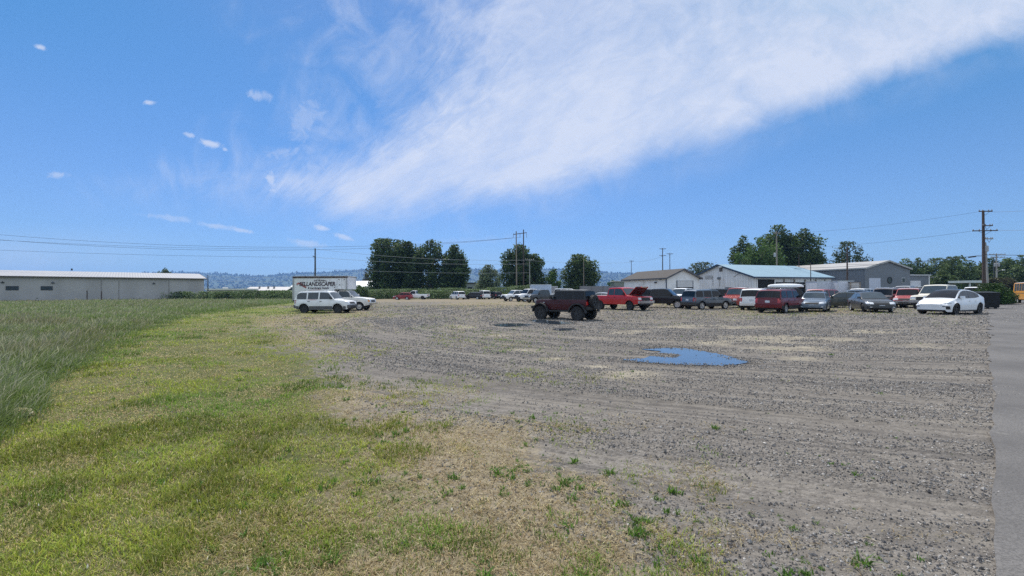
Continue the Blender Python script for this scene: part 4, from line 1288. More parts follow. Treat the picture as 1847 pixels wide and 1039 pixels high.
# bays: dark panels on the long wall painted as shaded openings, set in frames
f_ = b.box('bay_opening', (2.75, -.03, 1.85), (4.1, .05, 3.7), dark_in)
b.box('bay_post', (4.9, -.09, 1.8), (.16, .10, 3.7), white_wall); b.box('bay_post', (.6, -.09, 1.8), (.16, .10, 3.7), white_wall)
b.box('bay_opening', (8.9, -.03, 1.6), (7.8, .05, 3.2), flat('bay_shade', (.022, .024, .028), .9))
b.box('bay_opening', (15.4, -.03, 1.65), (5.0, .05, 3.3), dark_in)
for xx in (7.2, 9.8, 12.6, 15.4, 17.9): b.box('bay_post', (xx, -.12, 1.85), (.16, .14, 3.75), wood)
for k in range(20): b.box('rafter_end', (.6 + k * .98, -.32, BE - .12), (.09, .42, .14), wood)
b.box('gable_opening', (-.075, 3.9, 1.85), (.05, 5.4, .9), dark_in)  # dark gable panels, their colour standing for shade inside
b.box('gable_opening', (-.09, 3.9, .75), (.04, 5.4, 1.3), dark_in)
v = b.box('gable_vent', (-.1, BD * .47, BA - .9), (.12, .7, .7), flat('vent_brown', (.12, .10, .09), .8))
q = MB(); q.tube([(-.1, BD * .485 - .3, BA - .5), (-.75, BD * .46 - .3, BA - .35)], .05, 6); q.box((-.9, BD * .45 - .3, BA - .38), (.55, .3, .18)); q.build('floodlight', flat('lamp_white', (.75, .75, .72), .4), b.root)
b.box('wall_sign', (-.09, BD * .66, BE + .25), (.05, 2.0, .75), flat('faded_sign', (.42, .41, .40), .8, var=.25, scale=3))
b.box('wall_box', (-.14, BD * .50, BE - .0), (.18, .75, .42), flat('meter_box', (.16, .17, .18), .6))
for pp in ([(-.1, BD * .50, BE - .2), (-.1, BD * .49, BE - 1.6)], [(-.1, BD * .60, BE - .1), (-.1, BD * .60, BE - 1.5)], [(-.1, BD * .28, BE + .1), (-.12, BD * .2, BE + .75)]): MB().tube(pp, .035, 5).build('conduit', flat('conduit_grey', (.2, .2, .21), .6), b.root)
b.box('awning', (13.0, -1.6, 2.75), (4.6, 2.6, .1), flat('awning_pale', (.50, .53, .53), .5), rz=0)
for xx in (10.9, 15.1): MB().tube([(xx, -2.8, 0), (xx, -2.8, 2.7)], .05, 6).build('awning_post', TRIM(), b.root)
b.box('end_panel', (19.1, -.06, 1.5), (1.3, .06, 3.2), white_rib)

# white building with brown roof
wp = Vector((X(1202, 78), 78, 0))
b = Bld('garage_building', 'white painted garage building with a brown shingle roof and roll door', 'building', wp, 18)
b.gable(7.0, 13.5, H(1202, 501.2, 78), H(1231, 486.2, 79), white_wall, brown_roof, 'y', .45, trim=flat('trim_grey', (.10, .10, .11), .7))
dr = b.box('roll_door', (3.9, -.04, 2.95), (3.3, .06, 1.25), rolldoor)
b.box('door_opening', (3.9, -.035, 1.16), (3.3, .05, 2.3), dark_in)  # dark panel painted as the shaded inside below the door
b.box('door_frame', (2.18, -.05, 1.75), (.12, .09, 3.5), navy); b.box('door_frame', (5.62, -.05, 1.75), (.12, .09, 3.5), navy)
b.box('corner_trim', (-.04, -.04, 1.9), (.14, .14, 3.9), navy)
b.box('wall_lamp', (-.14, 2.9, 3.2), (.2, .5, .2), TRIM())
b.box('wall_lamp', (-.14, 1.6, 3.75), (.2, .35, .2), TRIM())
b.box('base_band', (1.05, -.03, .95), (2.0, .04, 1.9), flat('tan_stain', (.42, .36, .29), .8, var=.2))
b.box('wall_sign', (-.04, 2.1, 1.9), (.05, .7, .22), flat('faded_red', (.4, .16, .13), .7))

# grey warehouse on the right
gp = Vector((X(1560.5, 86), 86, 0))
b = Bld('warehouse', 'big grey ribbed warehouse with a round dark window and white door in its gable', 'warehouse', gp, 18)
GE, GA, GW = H(1560, 484, 86), H(1602, 471.2, 88), 12.9
b.gable(GW, 34, GE, GA, grey_rib, pale_roof, 'y', .3, trim=flat('trim_pale', (.38, .38, .37), .6))
b.box('side_cladding', (-.03, 17, GE / 2 - .2), (.05, 33.9, GE), grey_rib_y)
b.box('door', (2.6, -.04, 1.95), (3.2, .07, 4.1), ribbed('white_door', (.55, .58, .66), 'X', .6))
q = MB(); q.lathe_y([(.001, -.05), (.55, -.05), (.55, .02)], 20, c=(6.9, 0, 3.6)); o = q.build('round_window', pane_m, b.root, fix=True)
q = MB(); q.lathe_y([(.55, .02), (.55, -.09), (.68, -.09), (.68, .02)], 20, c=(6.9, 0, 3.6)); q.build('frame', TRIM(), o, fix=True)
o = b.box('window', (10.9, -.03, 3.6), (.95, .06, 1.1), flat('window_frame_pale', (.5, .5, .5), .5)); b.box('pane', (10.9, -.07, 3.6), (.75, .03, .9), pane_m, o)
b.box('corner_trim', (-.02, -.045, GE / 2), (.16, .1, GE), grey_rib_y)

# small flat grey building right of it
sp_ = Vector((X(1640, 98), 98, 0))
b = Bld('shed', 'small flat roofed grey building with a white garage door beyond the trucks', 'building', sp_, 12)
hh = H(1660, 496.5, 98)
b.box('wall', (2.9, 4, hh / 2 - .1), (5.4, 8, hh), grey_rib)
b.box('roof', (2.9, 4, hh + .05), (5.9, 8.6, .22), flat('pale_sheet_roof', (.55, .55, .55), .5))
b.box('garage_door', (1.7, -.04, 1.9), (2.9, .06, 3.6), rolldoor)
b.box('awning', (1.7, -.8, 2.35), (3.0, 1.5, .12), white_wall)
b.box('corner_trim', (5.58, -.03, hh / 2), (.2, .1, hh - .1), white_wall)

# open dark lean-to and pale canopy far right
cp_ = Vector((X(1686, 104), 104, 0))
b = Bld('carport', 'dark open carport beside the small grey building', 'carport', cp_, 8)
hh = H(1700, 499.5, 104)
b.box('roof', (1.9, 2.5, hh), (4.6, 6, .25), flat('carport_roof', (.2, .2, .21), .7))
b.box('back_wall', (1.9, 5.3, hh / 2), (4.4, .15, hh), dark_in)
for xx in (.1, 3.8): b.box('post', (xx, .2, hh / 2 - .1), (.18, .18, hh), white_wall)
b.box('rail', (1.9, .2, hh * .45), (3.6, .1, .3), white_wall)
cp_ = Vector((X(1748, 88), 88, 0))
b = Bld('canopy', 'pale flat canopy on posts behind the round hedge bush', 'canopy', cp_, 5)
hh = H(1758, 508, 88)
b.box('roof', (1.4, 1.8, hh), (3.0, 4, .45), flat('canopy_pale', (.5, .56, .55), .5))
for xx in (.4, 2.5): b.box('post', (xx, .2, hh / 2 - .15), (.2, .2, hh), flat('canopy_pale', (.5, .56, .55), .5))

# sheds far left of centre
b = Bld('shed', 'long white metal shed with a low pitched roof behind the box truck', 'shed', (X(526, 135), 135, 0), 2)
e = H(600, 517.5, 135)
b.gable(29.5, 11, e, e + 1.75, ribbed('pale_blue_siding', (.42, .47, .53), 'X', .4), ribbed('white_roof', (.72, .73, .74), 'X', .5), 'x', .3, trim=white_wall)
b.box('corner_trim', (0, -.05, e / 2), (.3, .12, e), navy); b.box('corner_trim', (18.3, -.05, e / 2), (.25, .12, e), navy)
b = Bld('shed', 'low pale flat roofed building right of the long warehouse', 'building', (X(372, 150), 150, 0), 2)
e = H(400, 522.5, 150)
b.box('wall', (6.4, 4, e / 2 - .2), (12.6, 8, e), flat('tan_wall_pale', (.33, .30, .27), .8)); b.box('roof', (6.4, 4, e + .1), (13.2, 8.8, .5), flat('roof_pale', (.6, .6, .58), .6)); b.box('vent', (4.5, 3, e + .6), (1.2, 1, .6), flat('roof_pale', (.6, .6, .58), .6)); b.box('window', (6.8, -.03, e * .45), (1.2, .06, .7), pane_m)
b = Bld('shed', 'grey low building with wide pale roof and dark open front in the distance', 'building', (X(440, 158), 158, 0), 8)
e = H(480, 523, 158)
b.gable(14, 12, e - .3, e + 1.0, flat('dark_brown_wall', (.07, .055, .05), .8), flat('roof_greige', (.42, .40, .39), .7), 'x', .4)
b.box('side_block', (-2.0, 1.5, e * .5), (4, 4, e * 1.05), flat('tan_wall_pale', (.33, .30, .27), .8))
for xx in (4, 7, 9): b.box('vent', (xx, 3, e + .9), (.5, .5, .9), flat('vent_grey', (.2, .2, .2), .6))
b = Bld('shed', 'grey flat building behind the tall poplars', 'building', (X(836, 150), 150, 0), 0)
e = H(858, 511, 150)
b.box('wall', (4.4, 5, e / 2 - .2), (8.8, 10, e), flat('grey_wall_soft', (.25, .27, .29), .8)); b.box('roof', (4.4, 5, e + .1), (9.2, 10.6, .3), flat('roof_dark', (.12, .11, .10), .8)); b.box('window', (2.2, -.03, e * .6), (1.4, .06, 1), pane_m); b.box('window', (5.6, -.03, e * .6), (1.4, .06, 1), pane_m)
b = Bld('shed', 'small grey shed with pale roof left of the white garage building', 'shed', (X(1108, 120), 120, 0), 0)
e = H(1115, 507.5, 120)
b.box('wall', (1.6, 2, e / 2 - .1), (3.2, 4, e), flat('green_grey_wall', (.2, .22, .2), .8)); b.box('roof', (1.6, 2, e + .06), (3.6, 4.6, .2), flat('roof_pale', (.6, .6, .58), .6)); b.box('door', (2.3, -.03, 1), (.9, .06, 2), dark_in)

# grey screen fence
fz = thing('fence', 'grey solid screen fence behind the red pickup', 'fence', (X(1046, 92), 92, 0), R(-2))
hh = H(1090, 516, 92); ln = X(1128, 92) - X(1046, 92)
MB().box((ln / 2, 0, hh / 2), (ln, .08, hh)).build('panel', ribbed('grey_fence_sheet', (.20, .20, .215), 'X', .3), fz)
for k in range(5): MB().box((ln * k / 4, -.08, hh / 2), (.12, .12, hh + .1)).build('post', flat('fence_post_grey', (.16, .16, .17), .7), fz)

# ------------------------------------------------------------------ trees and shrubs
leaf_m = leafmat('tree_leaf', (1, 1, 1), trans=.32)
bark = flat('bark', (.09, .07, .055), .95, var=.35, scale=3, bump=.6, stretch=(1, 1, .3))


def tree(name, label, cat, px, Z, py_top, w, cols, n=7000, ls=.42, base=.1, shape='round', lobes=26, seed=1, group=None, trunk=True, aspect=.8, gap=.0, top_w=.5):
    g = np.random.default_rng(seed)
    Ht = H(px, py_top, Z)
    p = at(px, Z)
    root = thing(name, label, cat, p, g.uniform(0, 6.28) * 0, group)
    c0 = Ht * base
    # lobe centres fill the crown's envelope
    u = g.random(lobes * 6); th = g.uniform(0, 2 * math.pi, lobes * 6); rr = np.sqrt(g.random(lobes * 6))
    if shape == 'column': env = np.interp(u, [0, .12, .45, .8, 1], [.78, 1, 1, .92, .5])
    elif shape == 'cone': env = np.interp(u, [0, .1, 1], [.8, 1, .05])
    elif shape == 'dome': env = np.interp(u, [0, .25, .6, .85, 1], [.95, 1, .85, .55, .15])
    else: env = np.interp(u, [0, .2, .5, .8, 1], [.55, .92, 1, .75, .2])
    lx, ly = rr * np.cos(th) * env * w / 2 * .86, rr * np.sin(th) * env * w / 2 * .86 * aspect
    lz = c0 + u * (Ht - c0) * .93
    pts = np.stack([lx, ly, lz], -1); sel = [0]
    for _ in range(lobes - 1):                       # spread them out
        d = np.min(np.linalg.norm(pts[:, None] - pts[sel][None], axis=2), 1); d[sel] = -1
        sel.append(int(np.argmax(d * g.uniform(.6, 1, len(d)))))
    L = pts[sel]
    lr = w * g.uniform(.10, .20, lobes) * (1 - gap)
    vs_ = 1.5 if shape == 'column' else 1.15
    i = g.choice(lobes, n, p=lr ** 2 / (lr ** 2).sum())
    d = g.normal(size=(n, 3)); d /= np.linalg.norm(d, axis=1, keepdims=True)
    rad_ = g.random(n) ** .38 * (1 + .28 * (g.random(n) < .18))
    q = L[i] + d * (lr[i] * rad_)[:, None] * np.array([1, aspect, vs_])
    q[:, 2] = np.where(q[:, 2] > Ht, Ht - g.random(n) * .15 * Ht * .3, q[:, 2])
    q += g.normal(size=(n, 3)) * ls * .22
    q[:, 2] = np.maximum(q[:, 2], min(.12, Ht * .06) + g.random(n) * min(.2, Ht * .1))
    # each leaf clump: a folded little spray of two blades
    a = g.normal(size=(n, 3)); a[:, 2] *= .7; a /= np.linalg.norm(a, axis=1, keepdims=True)
    b_ = np.cross(a, g.normal(size=(n, 3))); b_ /= np.linalg.norm(b_, axis=1, keepdims=True)
    s = ls * g.uniform(.5, 1.35, n)[:, None]
    cz = np.cross(a, b_)
    Vq = np.stack([q - a * s * .6, q + b_ * s * .32 + cz * s * .12, q + a * s * .6, q - b_ * s * .32 + cz * s * .12], 1)
    col = np.array(cols)[g.integers(0, len(cols), n)] * g.uniform(.7, 1.3, (n, 1)) * (g.uniform(.75, 1.25, lobes)[i])[:, None]
    mesh_np('crown', Vq.reshape(-1, 3), [np.arange(n * 4).reshape(-1, 4)], leaf_m, root, tint=np.repeat(col, 4, 0))
    if trunk:
        t = MB(); r0 = max(.05, Ht * .018)
        t.tube([(0, 0, -.2), (.05 * g.normal(), 0, Ht * .25), (.1 * g.normal() * w * .1, 0, Ht * .55), (0, 0, Ht * .85)], [r0 * 1.25, r0, r0 * .7, r0 * .2], 8)
        for k in range(min(14, lobes)):
            e = L[k]; z0 = max(.3, e[2] * g.uniform(.35, .6))
            t.tube([(0, 0, z0), (e[0] * .5, e[1] * .5, (z0 + e[2]) / 2 + .1), tuple(e)], [r0 * .5, r0 * .32, r0 * .1], 5)
        t.build('trunk', bark, root, smooth=True)
    return root


DK = [(.052, .082, .028), (.074, .112, .036), (.10, .145, .046)]
MG = [(.065, .12, .030), (.09, .155, .04), (.115, .18, .05)]
OL = [(.15, .19, .10), (.19, .23, .13), (.12, .155, .08)]
BR = [(.10, .16, .05), (.14, .20, .07), (.075, .12, .035), (.22, .27, .15)]
gp_ = 'tall dark poplars behind the lot'
tree('poplar_tree', 'broadest dark poplar, leftmost of the row behind the lot', 'tree', 702, 128, 431, 11.4, DK, 14000, .62, .07, 'column', 50, 1, gp_, aspect=.8)
tree('poplar_tree', 'dark poplar with a pointed top second from left of the row', 'tree', 736, 127, 437, 9.0, DK, 10000, .62, .08, 'column', 38, 2, gp_)
tree('poplar_tree', 'airy poplar with sky showing through its crown in the row', 'tree', 776, 128, 433, 9.8, DK, 6400, .6, .1, 'column', 34, 3, gp_, gap=.2)
tree('poplar_tree', 'rightmost poplar with a rounded shoulder in the row behind the lot', 'tree', 820, 127, 442, 8.8, DK, 9500, .6, .07, 'round', 42, 4, gp_)
tree('willow_tree', 'pale olive rounded tree between the two groups of dark trees', 'tree', 881, 118, 478, 7.0, OL, 6500, .42, .06, 'dome', 32, 5)
tree('broadleaf_tree', 'dark dense tree behind the twin pylon poles', 'tree', 934, 126, 442, 10.0, DK, 10000, .6, .05, 'round', 40, 6)
tree('broadleaf_tree', 'dark tree with a sloping right shoulder beside the twin pylon poles', 'tree', 962, 124, 456, 7.6, DK, 7500, .6, .05, 'dome', 32, 7)
tree('broadleaf_tree', 'small fresh green tree between two dark trees', 'tree', 998, 122, 486, 4.8, MG, 3500, .42, .05, 'dome', 20, 8)
tree('broadleaf_tree', 'round dark tree standing alone left of the white garage building', 'tree', 1046, 122, 459, 10.0, DK, 9500, .56, .05, 'round', 40, 9)
tree('broadleaf_tree', 'small brownish tree above the white shed roof', 'tree', 663, 170, 492, 6.4, [(.10, .10, .06), (.13, .12, .07)], 2600, .5, .1, 'dome', 18, 10)
tree('broadleaf_tree', 'small dark tree near the grey shed beside the garage', 'tree', 1105, 140, 506, 5.0, MG, 1800, .45, .1, 'dome', 14, 11)
tree('conifer_tree', 'dark conifer clump peeking over the right end of the long warehouse roof', 'tree', 296, 160, 484, 7.0, DK, 2600, .5, .1, 'dome', 16, 12)
tree('conifer_tree', 'tiny dark conifer tip peeking over the middle of the long warehouse roof', 'tree', 138, 150, 487, 4.4, DK, 1600, .45, .1, 'dome', 12, 13)
# group behind the barn
tree('broadleaf_tree', 'tall dark tree at the back of the clump behind the barn', 'tree', 1404, 116, 406, 11.5, DK, 11000, .58, .08, 'round', 42, 14, aspect=.7)
tree('broadleaf_tree', 'wide dark tree at the right of the clump behind the barn', 'tree', 1446, 114, 413, 10.8, DK, 10500, .58, .08, 'round', 42, 15)
tree('broadleaf_tree', 'dark pointed tree at the left of the clump behind the barn', 'tree', 1341, 118, 424, 7.8, DK, 5500, .55, .1, 'dome', 28, 16)
tree('broadleaf_tree', 'fresh green tree in front of the dark clump behind the barn', 'tree', 1374, 107, 429, 10.4, MG, 9500, .46, .06, 'round', 40, 17)
tree('broadleaf_tree', 'low green tree at the left foot of the clump behind the barn', 'tree', 1334, 108, 456, 5.4, MG, 3000, .44, .06, 'dome', 18, 18)
tree('broadleaf_tree', 'low wide olive trees mass between the garage roof and barn roof', 'tree', 1268, 135, 474, 14, [(.07, .09, .035), (.09, .11, .05)], 6000, .5, .05, 'dome', 30, 19)
tree('broadleaf_tree', 'loose topped tree rising behind the grey warehouse roof', 'tree', 1533, 128, 436, 12.6, [(.06, .085, .035), (.085, .11, .05)], 7500, .5, .08, 'dome', 34, 20, gap=.1)
for i, (px, Z, py, w, lab) in enumerate([(1648, 128, 466, 9, 'dark tree directly right of the grey warehouse gable'), (1690, 124, 466, 10, 'dark tree above the small flat grey building'), (1722, 118, 463, 9.5, 'tallest dark tree between the small grey building and the big pole'),
                                         (1706, 100, 497, 6, 'low dark shrub tree behind the white pickup'), (1748, 126, 488, 8, 'low dark tree just left of the big pole'), (1766, 140, 474, 6, 'small dark tree behind the big pole'), (1786, 122, 466, 8, 'dark tree right behind the thin leaning pole'),
                                         (1815, 120, 467, 10, 'dark tree behind the street lamp pole'), (1844, 116, 460, 11, 'rightmost tall dark tree above the bus'), (1905, 112, 458, 12, 'dark tree at the far right edge'), (1800, 92, 503, 7, 'reddish brown shrub behind the round hedge bush')]):
    tree('broadleaf_tree', lab, 'tree', px, Z, py, w, [(.06, .05, .03), (.07, .075, .03)] if 'reddish' in lab else [(.065, .10, .034), (.09, .135, .046), (.115, .165, .06)], 5200, .5, .04, 'round', 28, 30 + i, 'dark trees along the road')
tree('hedge_bush', 'big round clipped dark green bush beside the driveway', 'bush', 1787, 49, 511.5, 3.5, [(.05, .10, .02), (.07, .13, .03), (.035, .07, .018)], 9000, .17, .0, 'dome', 34, 50, trunk=False, aspect=.9)
tree('hedge_bush', 'right shoulder of dark bush nearest the bus', 'bush', 1808, 50.5, 517, 2.6, [(.04, .08, .02), (.055, .10, .025)], 5500, .17, .0, 'dome', 24, 51, trunk=False)
# bramble thickets along the back of the lot
for i, (px, Z, py, w, lab) in enumerate([(408, 104, 526, 6, 'low bramble thicket below the low pale building'), (455, 102, 525, 8, 'bramble thicket at the meadow edge left of the box truck'), (510, 100, 524.5, 8, 'bramble thicket touching the back of the box truck'),
                                         (648, 92, 515, 3.4, 'green shrub rising right behind the truck cab'), (668, 106, 523.5, 7, 'bramble thicket in front of the white shed'), (700, 108, 522, 8, 'bramble thicket behind the far red car'), (742, 112, 521.5, 9, 'bramble thicket behind the far white pickup'), (790, 104, 524, 7.5, 'rounded bramble mound left of the far white car'),
                                         (815, 116, 520, 9, 'bramble thicket below the rightmost poplar'), (862, 112, 522, 9, 'bramble thicket behind the dark far cars'), (905, 108, 519, 8, 'bramble thicket below the pale olive tree'), (940, 102, 516, 7, 'tallest bramble thicket left of the pale trailer'), (965, 104, 514, 5, 'bramble thicket beside the pale trailer'), (620, 108, 524, 7, 'bramble thicket hidden behind the box truck')]):
    tree('bramble_thicket', lab, 'shrub', px, Z, py, w * 1.25, BR, 4200, .30, .0, 'dome', 26, 70 + i, 'bramble thickets along the back of the lot', trunk=False, aspect=.5)
tree('weed_clump', 'dark weedy heap at the foot of the long warehouse wall', 'shrub', 50, 92, 526, 5.5, DK, 1800, .3, .0, 'dome', 16, 90, trunk=False, aspect=.4)
for i, px in enumerate((280, 330, 380)): tree('bramble_thicket', ('low green hedge mound under the long warehouse wall', 'low green hedge mound near the warehouse corner', 'low green hedge mound past the warehouse corner')[i], 'shrub', px, 106, 526.5, 8, BR, 2600, .3, .0, 'dome', 20, 95 + i, 'bramble thickets along the back of the lot', trunk=False, aspect=.5)

# ------------------------------------------------------------------ poles and wires
pole_m = flat('pole_wood', (.085, .06, .05), .9, var=.3, scale=1.5, stretch=(1, 1, .1))
pole_l = flat('pole_pale', (.30, .29, .27), .85, var=.2, scale=1.5)
steel_m = flat('steel_dark', (.08, .085, .09), .5)
iso = flat('insulator', (.25, .25, .26), .3)
G_P = 'utility poles around the lot'


def pole(label, px, Z, py_top, r=.14, arms=(), m=None, name='utility_pole', rz=0, lean=0, lamp=None, cans=()):
    Ht = H(px, py_top, Z); p = at(px, Z)
    o = thing(name, label, 'pole', p, R(rz), G_P)
    m = m or pole_m
    MB().tube([(0, 0, -.3), (lean * .5, 0, Ht * .5), (lean, 0, Ht)], [r * 1.15, r, r * .72], 10).build('shaft', m, o, smooth=True)
    for py, hw_, off in arms:
        z = H(px, py, Z)
        a = MB().box((off, -r - .05, z), (hw_ * 2, .11, .13)).build('crossarm', m, o)
        q = MB()
        for s in (-.93, -.45, .45, .93): q.lathe_y([(.001, 0), (.05, 0), (.07, .06), (.03, .12), (.06, .16), (.001, .2)], 8)
        q.v = [(off + (-.93, -.45, .45, .93)[i // 48] * hw_ + v[0], -r - .05 + v[2], z + .065 + v[1]) for i, v in enumerate(q.v)]
        q.build('insulator', iso, a)
        for s in (-1, 1): MB().tube([(off * .6, -r - .04, z - .55), (off + s * min(hw_ * .55, .8), -r - .05, z - .06)], .022, 5).build('brace', steel_m, a)
    for py, dx in cans:
        z = H(px, py, Z)
        MB().tube([(dx, -.1, z - .4), (dx, -.1, z - .35), (dx, -.1, z + .4), (dx, -.1, z + .45)], [.18, .24, .24, .18], 12).build('transformer', flat('transformer_grey', (.33, .34, .35), .5), o, smooth=True)
    if lamp:
        z = H(px, lamp[0], Z)
        a = MB().tube([(0, 0, z - .3), (lamp[1] * .5, -.1, z), (lamp[1], -.1, z + .12)], .05, 6).build('lamp_arm', pole_l, o)
        MB().box((lamp[1] + .25, -.1, z + .14), (.7, .3, .16), taper=.7).build('lamp_head', flat('lamp_head_pale', (.6, .6, .58), .4), a)
    return o


pole('tall brown utility pole with three crossarms beside the round bush', 1775, 62, 379.5, .19, [(381.5, .85, .1), (407.5, .62, .35), (416.5, 1.6, .0)], rz=-6, cans=((449, .26),))
pole('thin pale leaning pole right behind the tall brown pole', 1783, 66, 437, .12, [(431, .55, .0)], pole_l, lean=-.35)
pole('pale pole with transformers and street lamp in front of the road trees', 1798, 108, 457, .15, [(459, 2.0, 0), (464, 1.7, .2)], pole_l, lamp=(488, 1.3), cans=((478, -.4), (478, .4)))
pole('slim distant pole left of the street lamp pole', 1793, 118, 463, .12, [(464.5, 1.0, 0)], steel_m, lamp=(487, -4.0) if False else None)
pole('dark pole standing beside the olive tree top at the grey warehouse', 1528.5, 76, 444, .13, [], pole_m)
pole('brown pole with a white transformer in front of the green clump', 1401.5, 96, 417, .15, [(421, .7, 0)], wood, cans=((460, -.45),))
pole('short dark pole behind the barn roof near its right end', 1441.5, 99, 458, .10, [], pole_m)
pole('short thin dark pole in front of the grey warehouse roof', 1462.5, 84, 474, .08, [], pole_m)
pole('distant dark pole with two crossarms above the garage roof', 1195.5, 150, 447.5, .17, [(449, 1.1, 0), (461, 1.15, 0)])
pole('distant slim pole above the garage roof right of the two armed pole', 1208.5, 152, 456, .13, [(458, 1.1, 0)])
pole('small far pole left of the garage roof', 1139, 190, 469.5, .13, [(471, 1.0, 0)])
pole('lone dark pole rising behind the box truck', 568.5, 112, 448, .22, [(463, .35, -.1)], steel_m)
pole('short black post at the corner of the long warehouse', 375, 108, 497, .13, [], steel_m)
pole('thin far pole left of the pole behind the box truck', 551, 170, 497.5, .12, [], steel_m)
pole('thin far pole right of the truck box', 642, 170, 499.5, .12, [], steel_m)
pole('slim pole hidden among the leaves left of the round dark tree', 1053, 117, 462, .10, [], wood)
pole('pale slim pole in front of the dark tree beside the twin poles', 955.5, 116, 467, .13, [(469, 1.1, 0)], pole_l)
# twin-pole pylon
py_ = thing('twin_pole_pylon', 'twin pole wooden pylon with one long crossarm over the dark trees', 'pylon', at(938, 117), R(4))
zt_ = H(938, 421, 117)
for k, (dx, pt_) in enumerate(((-.95, 417), (.98, 414))): MB().tube([(dx * .95, 0, -.3), (dx, 0, H(938, pt_, 117))], [.19, .13], 8).build('pole', pole_m if k else wood, py_, smooth=True)
MB().tube([(-1.75, 0, zt_ - .28), (1.85, 0, zt_ + .22)], .10, 6).build('crossarm', pole_m, py_)
for dx in (-1.7, .05, 1.8): MB().tube([(dx, 0, zt_), (dx, 0, zt_ - 1.1)], .06, 6).build('insulator', iso, py_)
q = MB(); q.tube([(-.95, 0, zt_ - 3.2), (0, 0, zt_ - 2.2), (.95, 0, zt_ - 3.4)], .05, 5); q.tube([(-.95, 0, zt_ - 3.2), (.95, 0, zt_ - 5.0)], .04, 5); q.build('brace', steel_m, py_)

wire_m = flat('wire_dark', (.05, .055, .06), .4)
wire_l = flat('wire_bright', (.45, .46, .47), .3, metal=.5)
G_W = 'overhead wires'


def wire(label, a, b, sag=.6, r=.022, m=None):
    """a, b = (px, py, Z)"""
    pa, pb = Vector((X(a[0], a[2]), a[2], H(*a))), Vector((X(b[0], b[2]), b[2], H(*b)))
    n = 24
    o = MB().tube([pa.lerp(pb, t / n) - Vector((0, 0, sag * 4 * (t / n) * (1 - t / n))) for t in range(n + 1)], r, 5).build('power_line', m or wire_m)
    tag(o, label, 'wire', G_W)


wire('upper of the long wires running left from the twin pylon', (-300, 392, 95), (926, 429, 117), 4.2, .028)
wire('second long wire running left below the upper one from the twin pylon', (-300, 402, 95), (938, 428, 117), 4.6, .028)
wire('third long wire running left towards the top of the lone pole', (-300, 412, 92), (568, 449, 112), 1.2, .024)
wire('lowest long wire over the long warehouse towards the lone pole', (-300, 437, 92), (568, 464, 112), .7, .024)
wire('thin far wire passing right from the lone pole top in front of the poplars', (568, 449, 112), (955, 469, 116), 1.0, .028, wire_l)
wire('lower far wire passing right from the lone pole in front of the poplars', (568, 464, 112), (955, 476, 116), .7, .028, wire_l)
wire('low bright wire crossing in front of the poplar trunks', (568, 484, 112), (955, 492, 116), .5, .022, wire_l)
wire('upper of two bright wires low against the hills at the left', (200, 497, 108), (551, 499.5, 170), .2, .03, wire_l)
wire('lower of two bright wires low against the hills at the left', (200, 503.5, 108), (560, 507.5, 150), .2, .03, wire_l)
wire('wire from the pale slim pole to the round dark tree', (955, 470, 116), (1139, 473, 190), .6, .024, wire_l)
wire('faint wire from the small far pole to the two armed pole', (1139, 471, 190), (1195, 462, 150), .8, .022)
wire('thick cable sloping left from the tall brown pole over the grey warehouse', (1775, 460, 62), (1401, 484, 96), .5, .032)
wire('second cable just below the thick one left of the tall brown pole', (1775, 462, 62), (1528, 477, 76), .3, .022)
wire('thick cable running right from the tall brown pole', (1775, 459.5, 62), (2000, 449, 52), .3, .032)
wire('thin wire running right from the lowest crossarm of the tall brown pole', (1793, 415, 62), (2050, 392, 50), .5, .016)
wire('thin wire running left from the lowest crossarm of the tall brown pole', (1752, 417, 62), (1401, 447, 96), .6, .016)
wire('thin wire running left from the top crossarm of the tall brown pole', (1765, 382, 62), (1401, 421, 96), .6, .014)
wire('thin wire running right from the top crossarm of the tall brown pole', (1785, 382, 62), (2050, 352, 50), .5, .014)
wire('far wire between the street lamp pole and the right edge', (1799, 464, 108), (2000, 461, 100), .5, .022)
sp2 = MB().tube([Vector((X(1748, 64), 64, H(1748, 464.5, 64))), Vector((X(1761, 64), 64, H(1761, 462, 64)))], .09, 6).build('cable_splice', TRIM()); tag(sp2, 'short black splice case hanging on the cable left of the tall pole', 'cable splice')

# small posts and bits at the warehouse foot
for px, py, lab in ((157, 526, 'tallest short post before the long warehouse wall'), (183, 527, 'short stub post in the grass before the warehouse wall'), (96, 527.5, 'weathered stub post near the left warehouse window')):
    o = thing('wooden_post', lab, 'post', at(px, 93), 0, 'posts before the long warehouse')
    hh = H(px, py - 2, 93)
    MB().tube([(0, 0, -.2), (0, 0, hh - .05), (0, 0, hh)], [.1, .09, .05], 7).build('post', pole_m, o)
tree('dry_grass_clump', 'bleached dry grass clump at the edge of the meadow', 'grass clump', 41, 5.95, 738, .24, [(.62, .56, .38), (.7, .64, .46), (.5, .45, .28)], 700, .05, .0, 'dome', 10, 99, trunk=False)
# ------------------------------------------------------------------ vehicles in the lot
white = paint('white', (.78, .78, .78), dusty=.12); white2 = paint('old_white', (.72, .70, .66), dusty=.35); silver = paint('silver', (.42, .43, .44), metal=.3)
maroon = paint('maroon', (.050, .005, .010), dusty=.05); red = paint('red', (.42, .018, .022)); brick = paint('brick_red', (.30, .045, .035)); wine = paint('wine_red', (.13, .010, .018), dusty=.1)
black = paint('black', (.010, .011, .014), dusty=.05); char = paint('charcoal', (.05, .055, .06), dusty=.1); slate = paint('slate', (.10, .125, .15), metal=.2); blueg = paint('blue_grey', (.14, .18, .235), metal=.25)
olive = paint('dark_olive', (.035, .04, .032)); taupe = paint('taupe', (.16, .135, .135)); cream = paint('cream', (.62, .58, .48)); yellow = paint('bus_yellow', (.62, .27, .02))

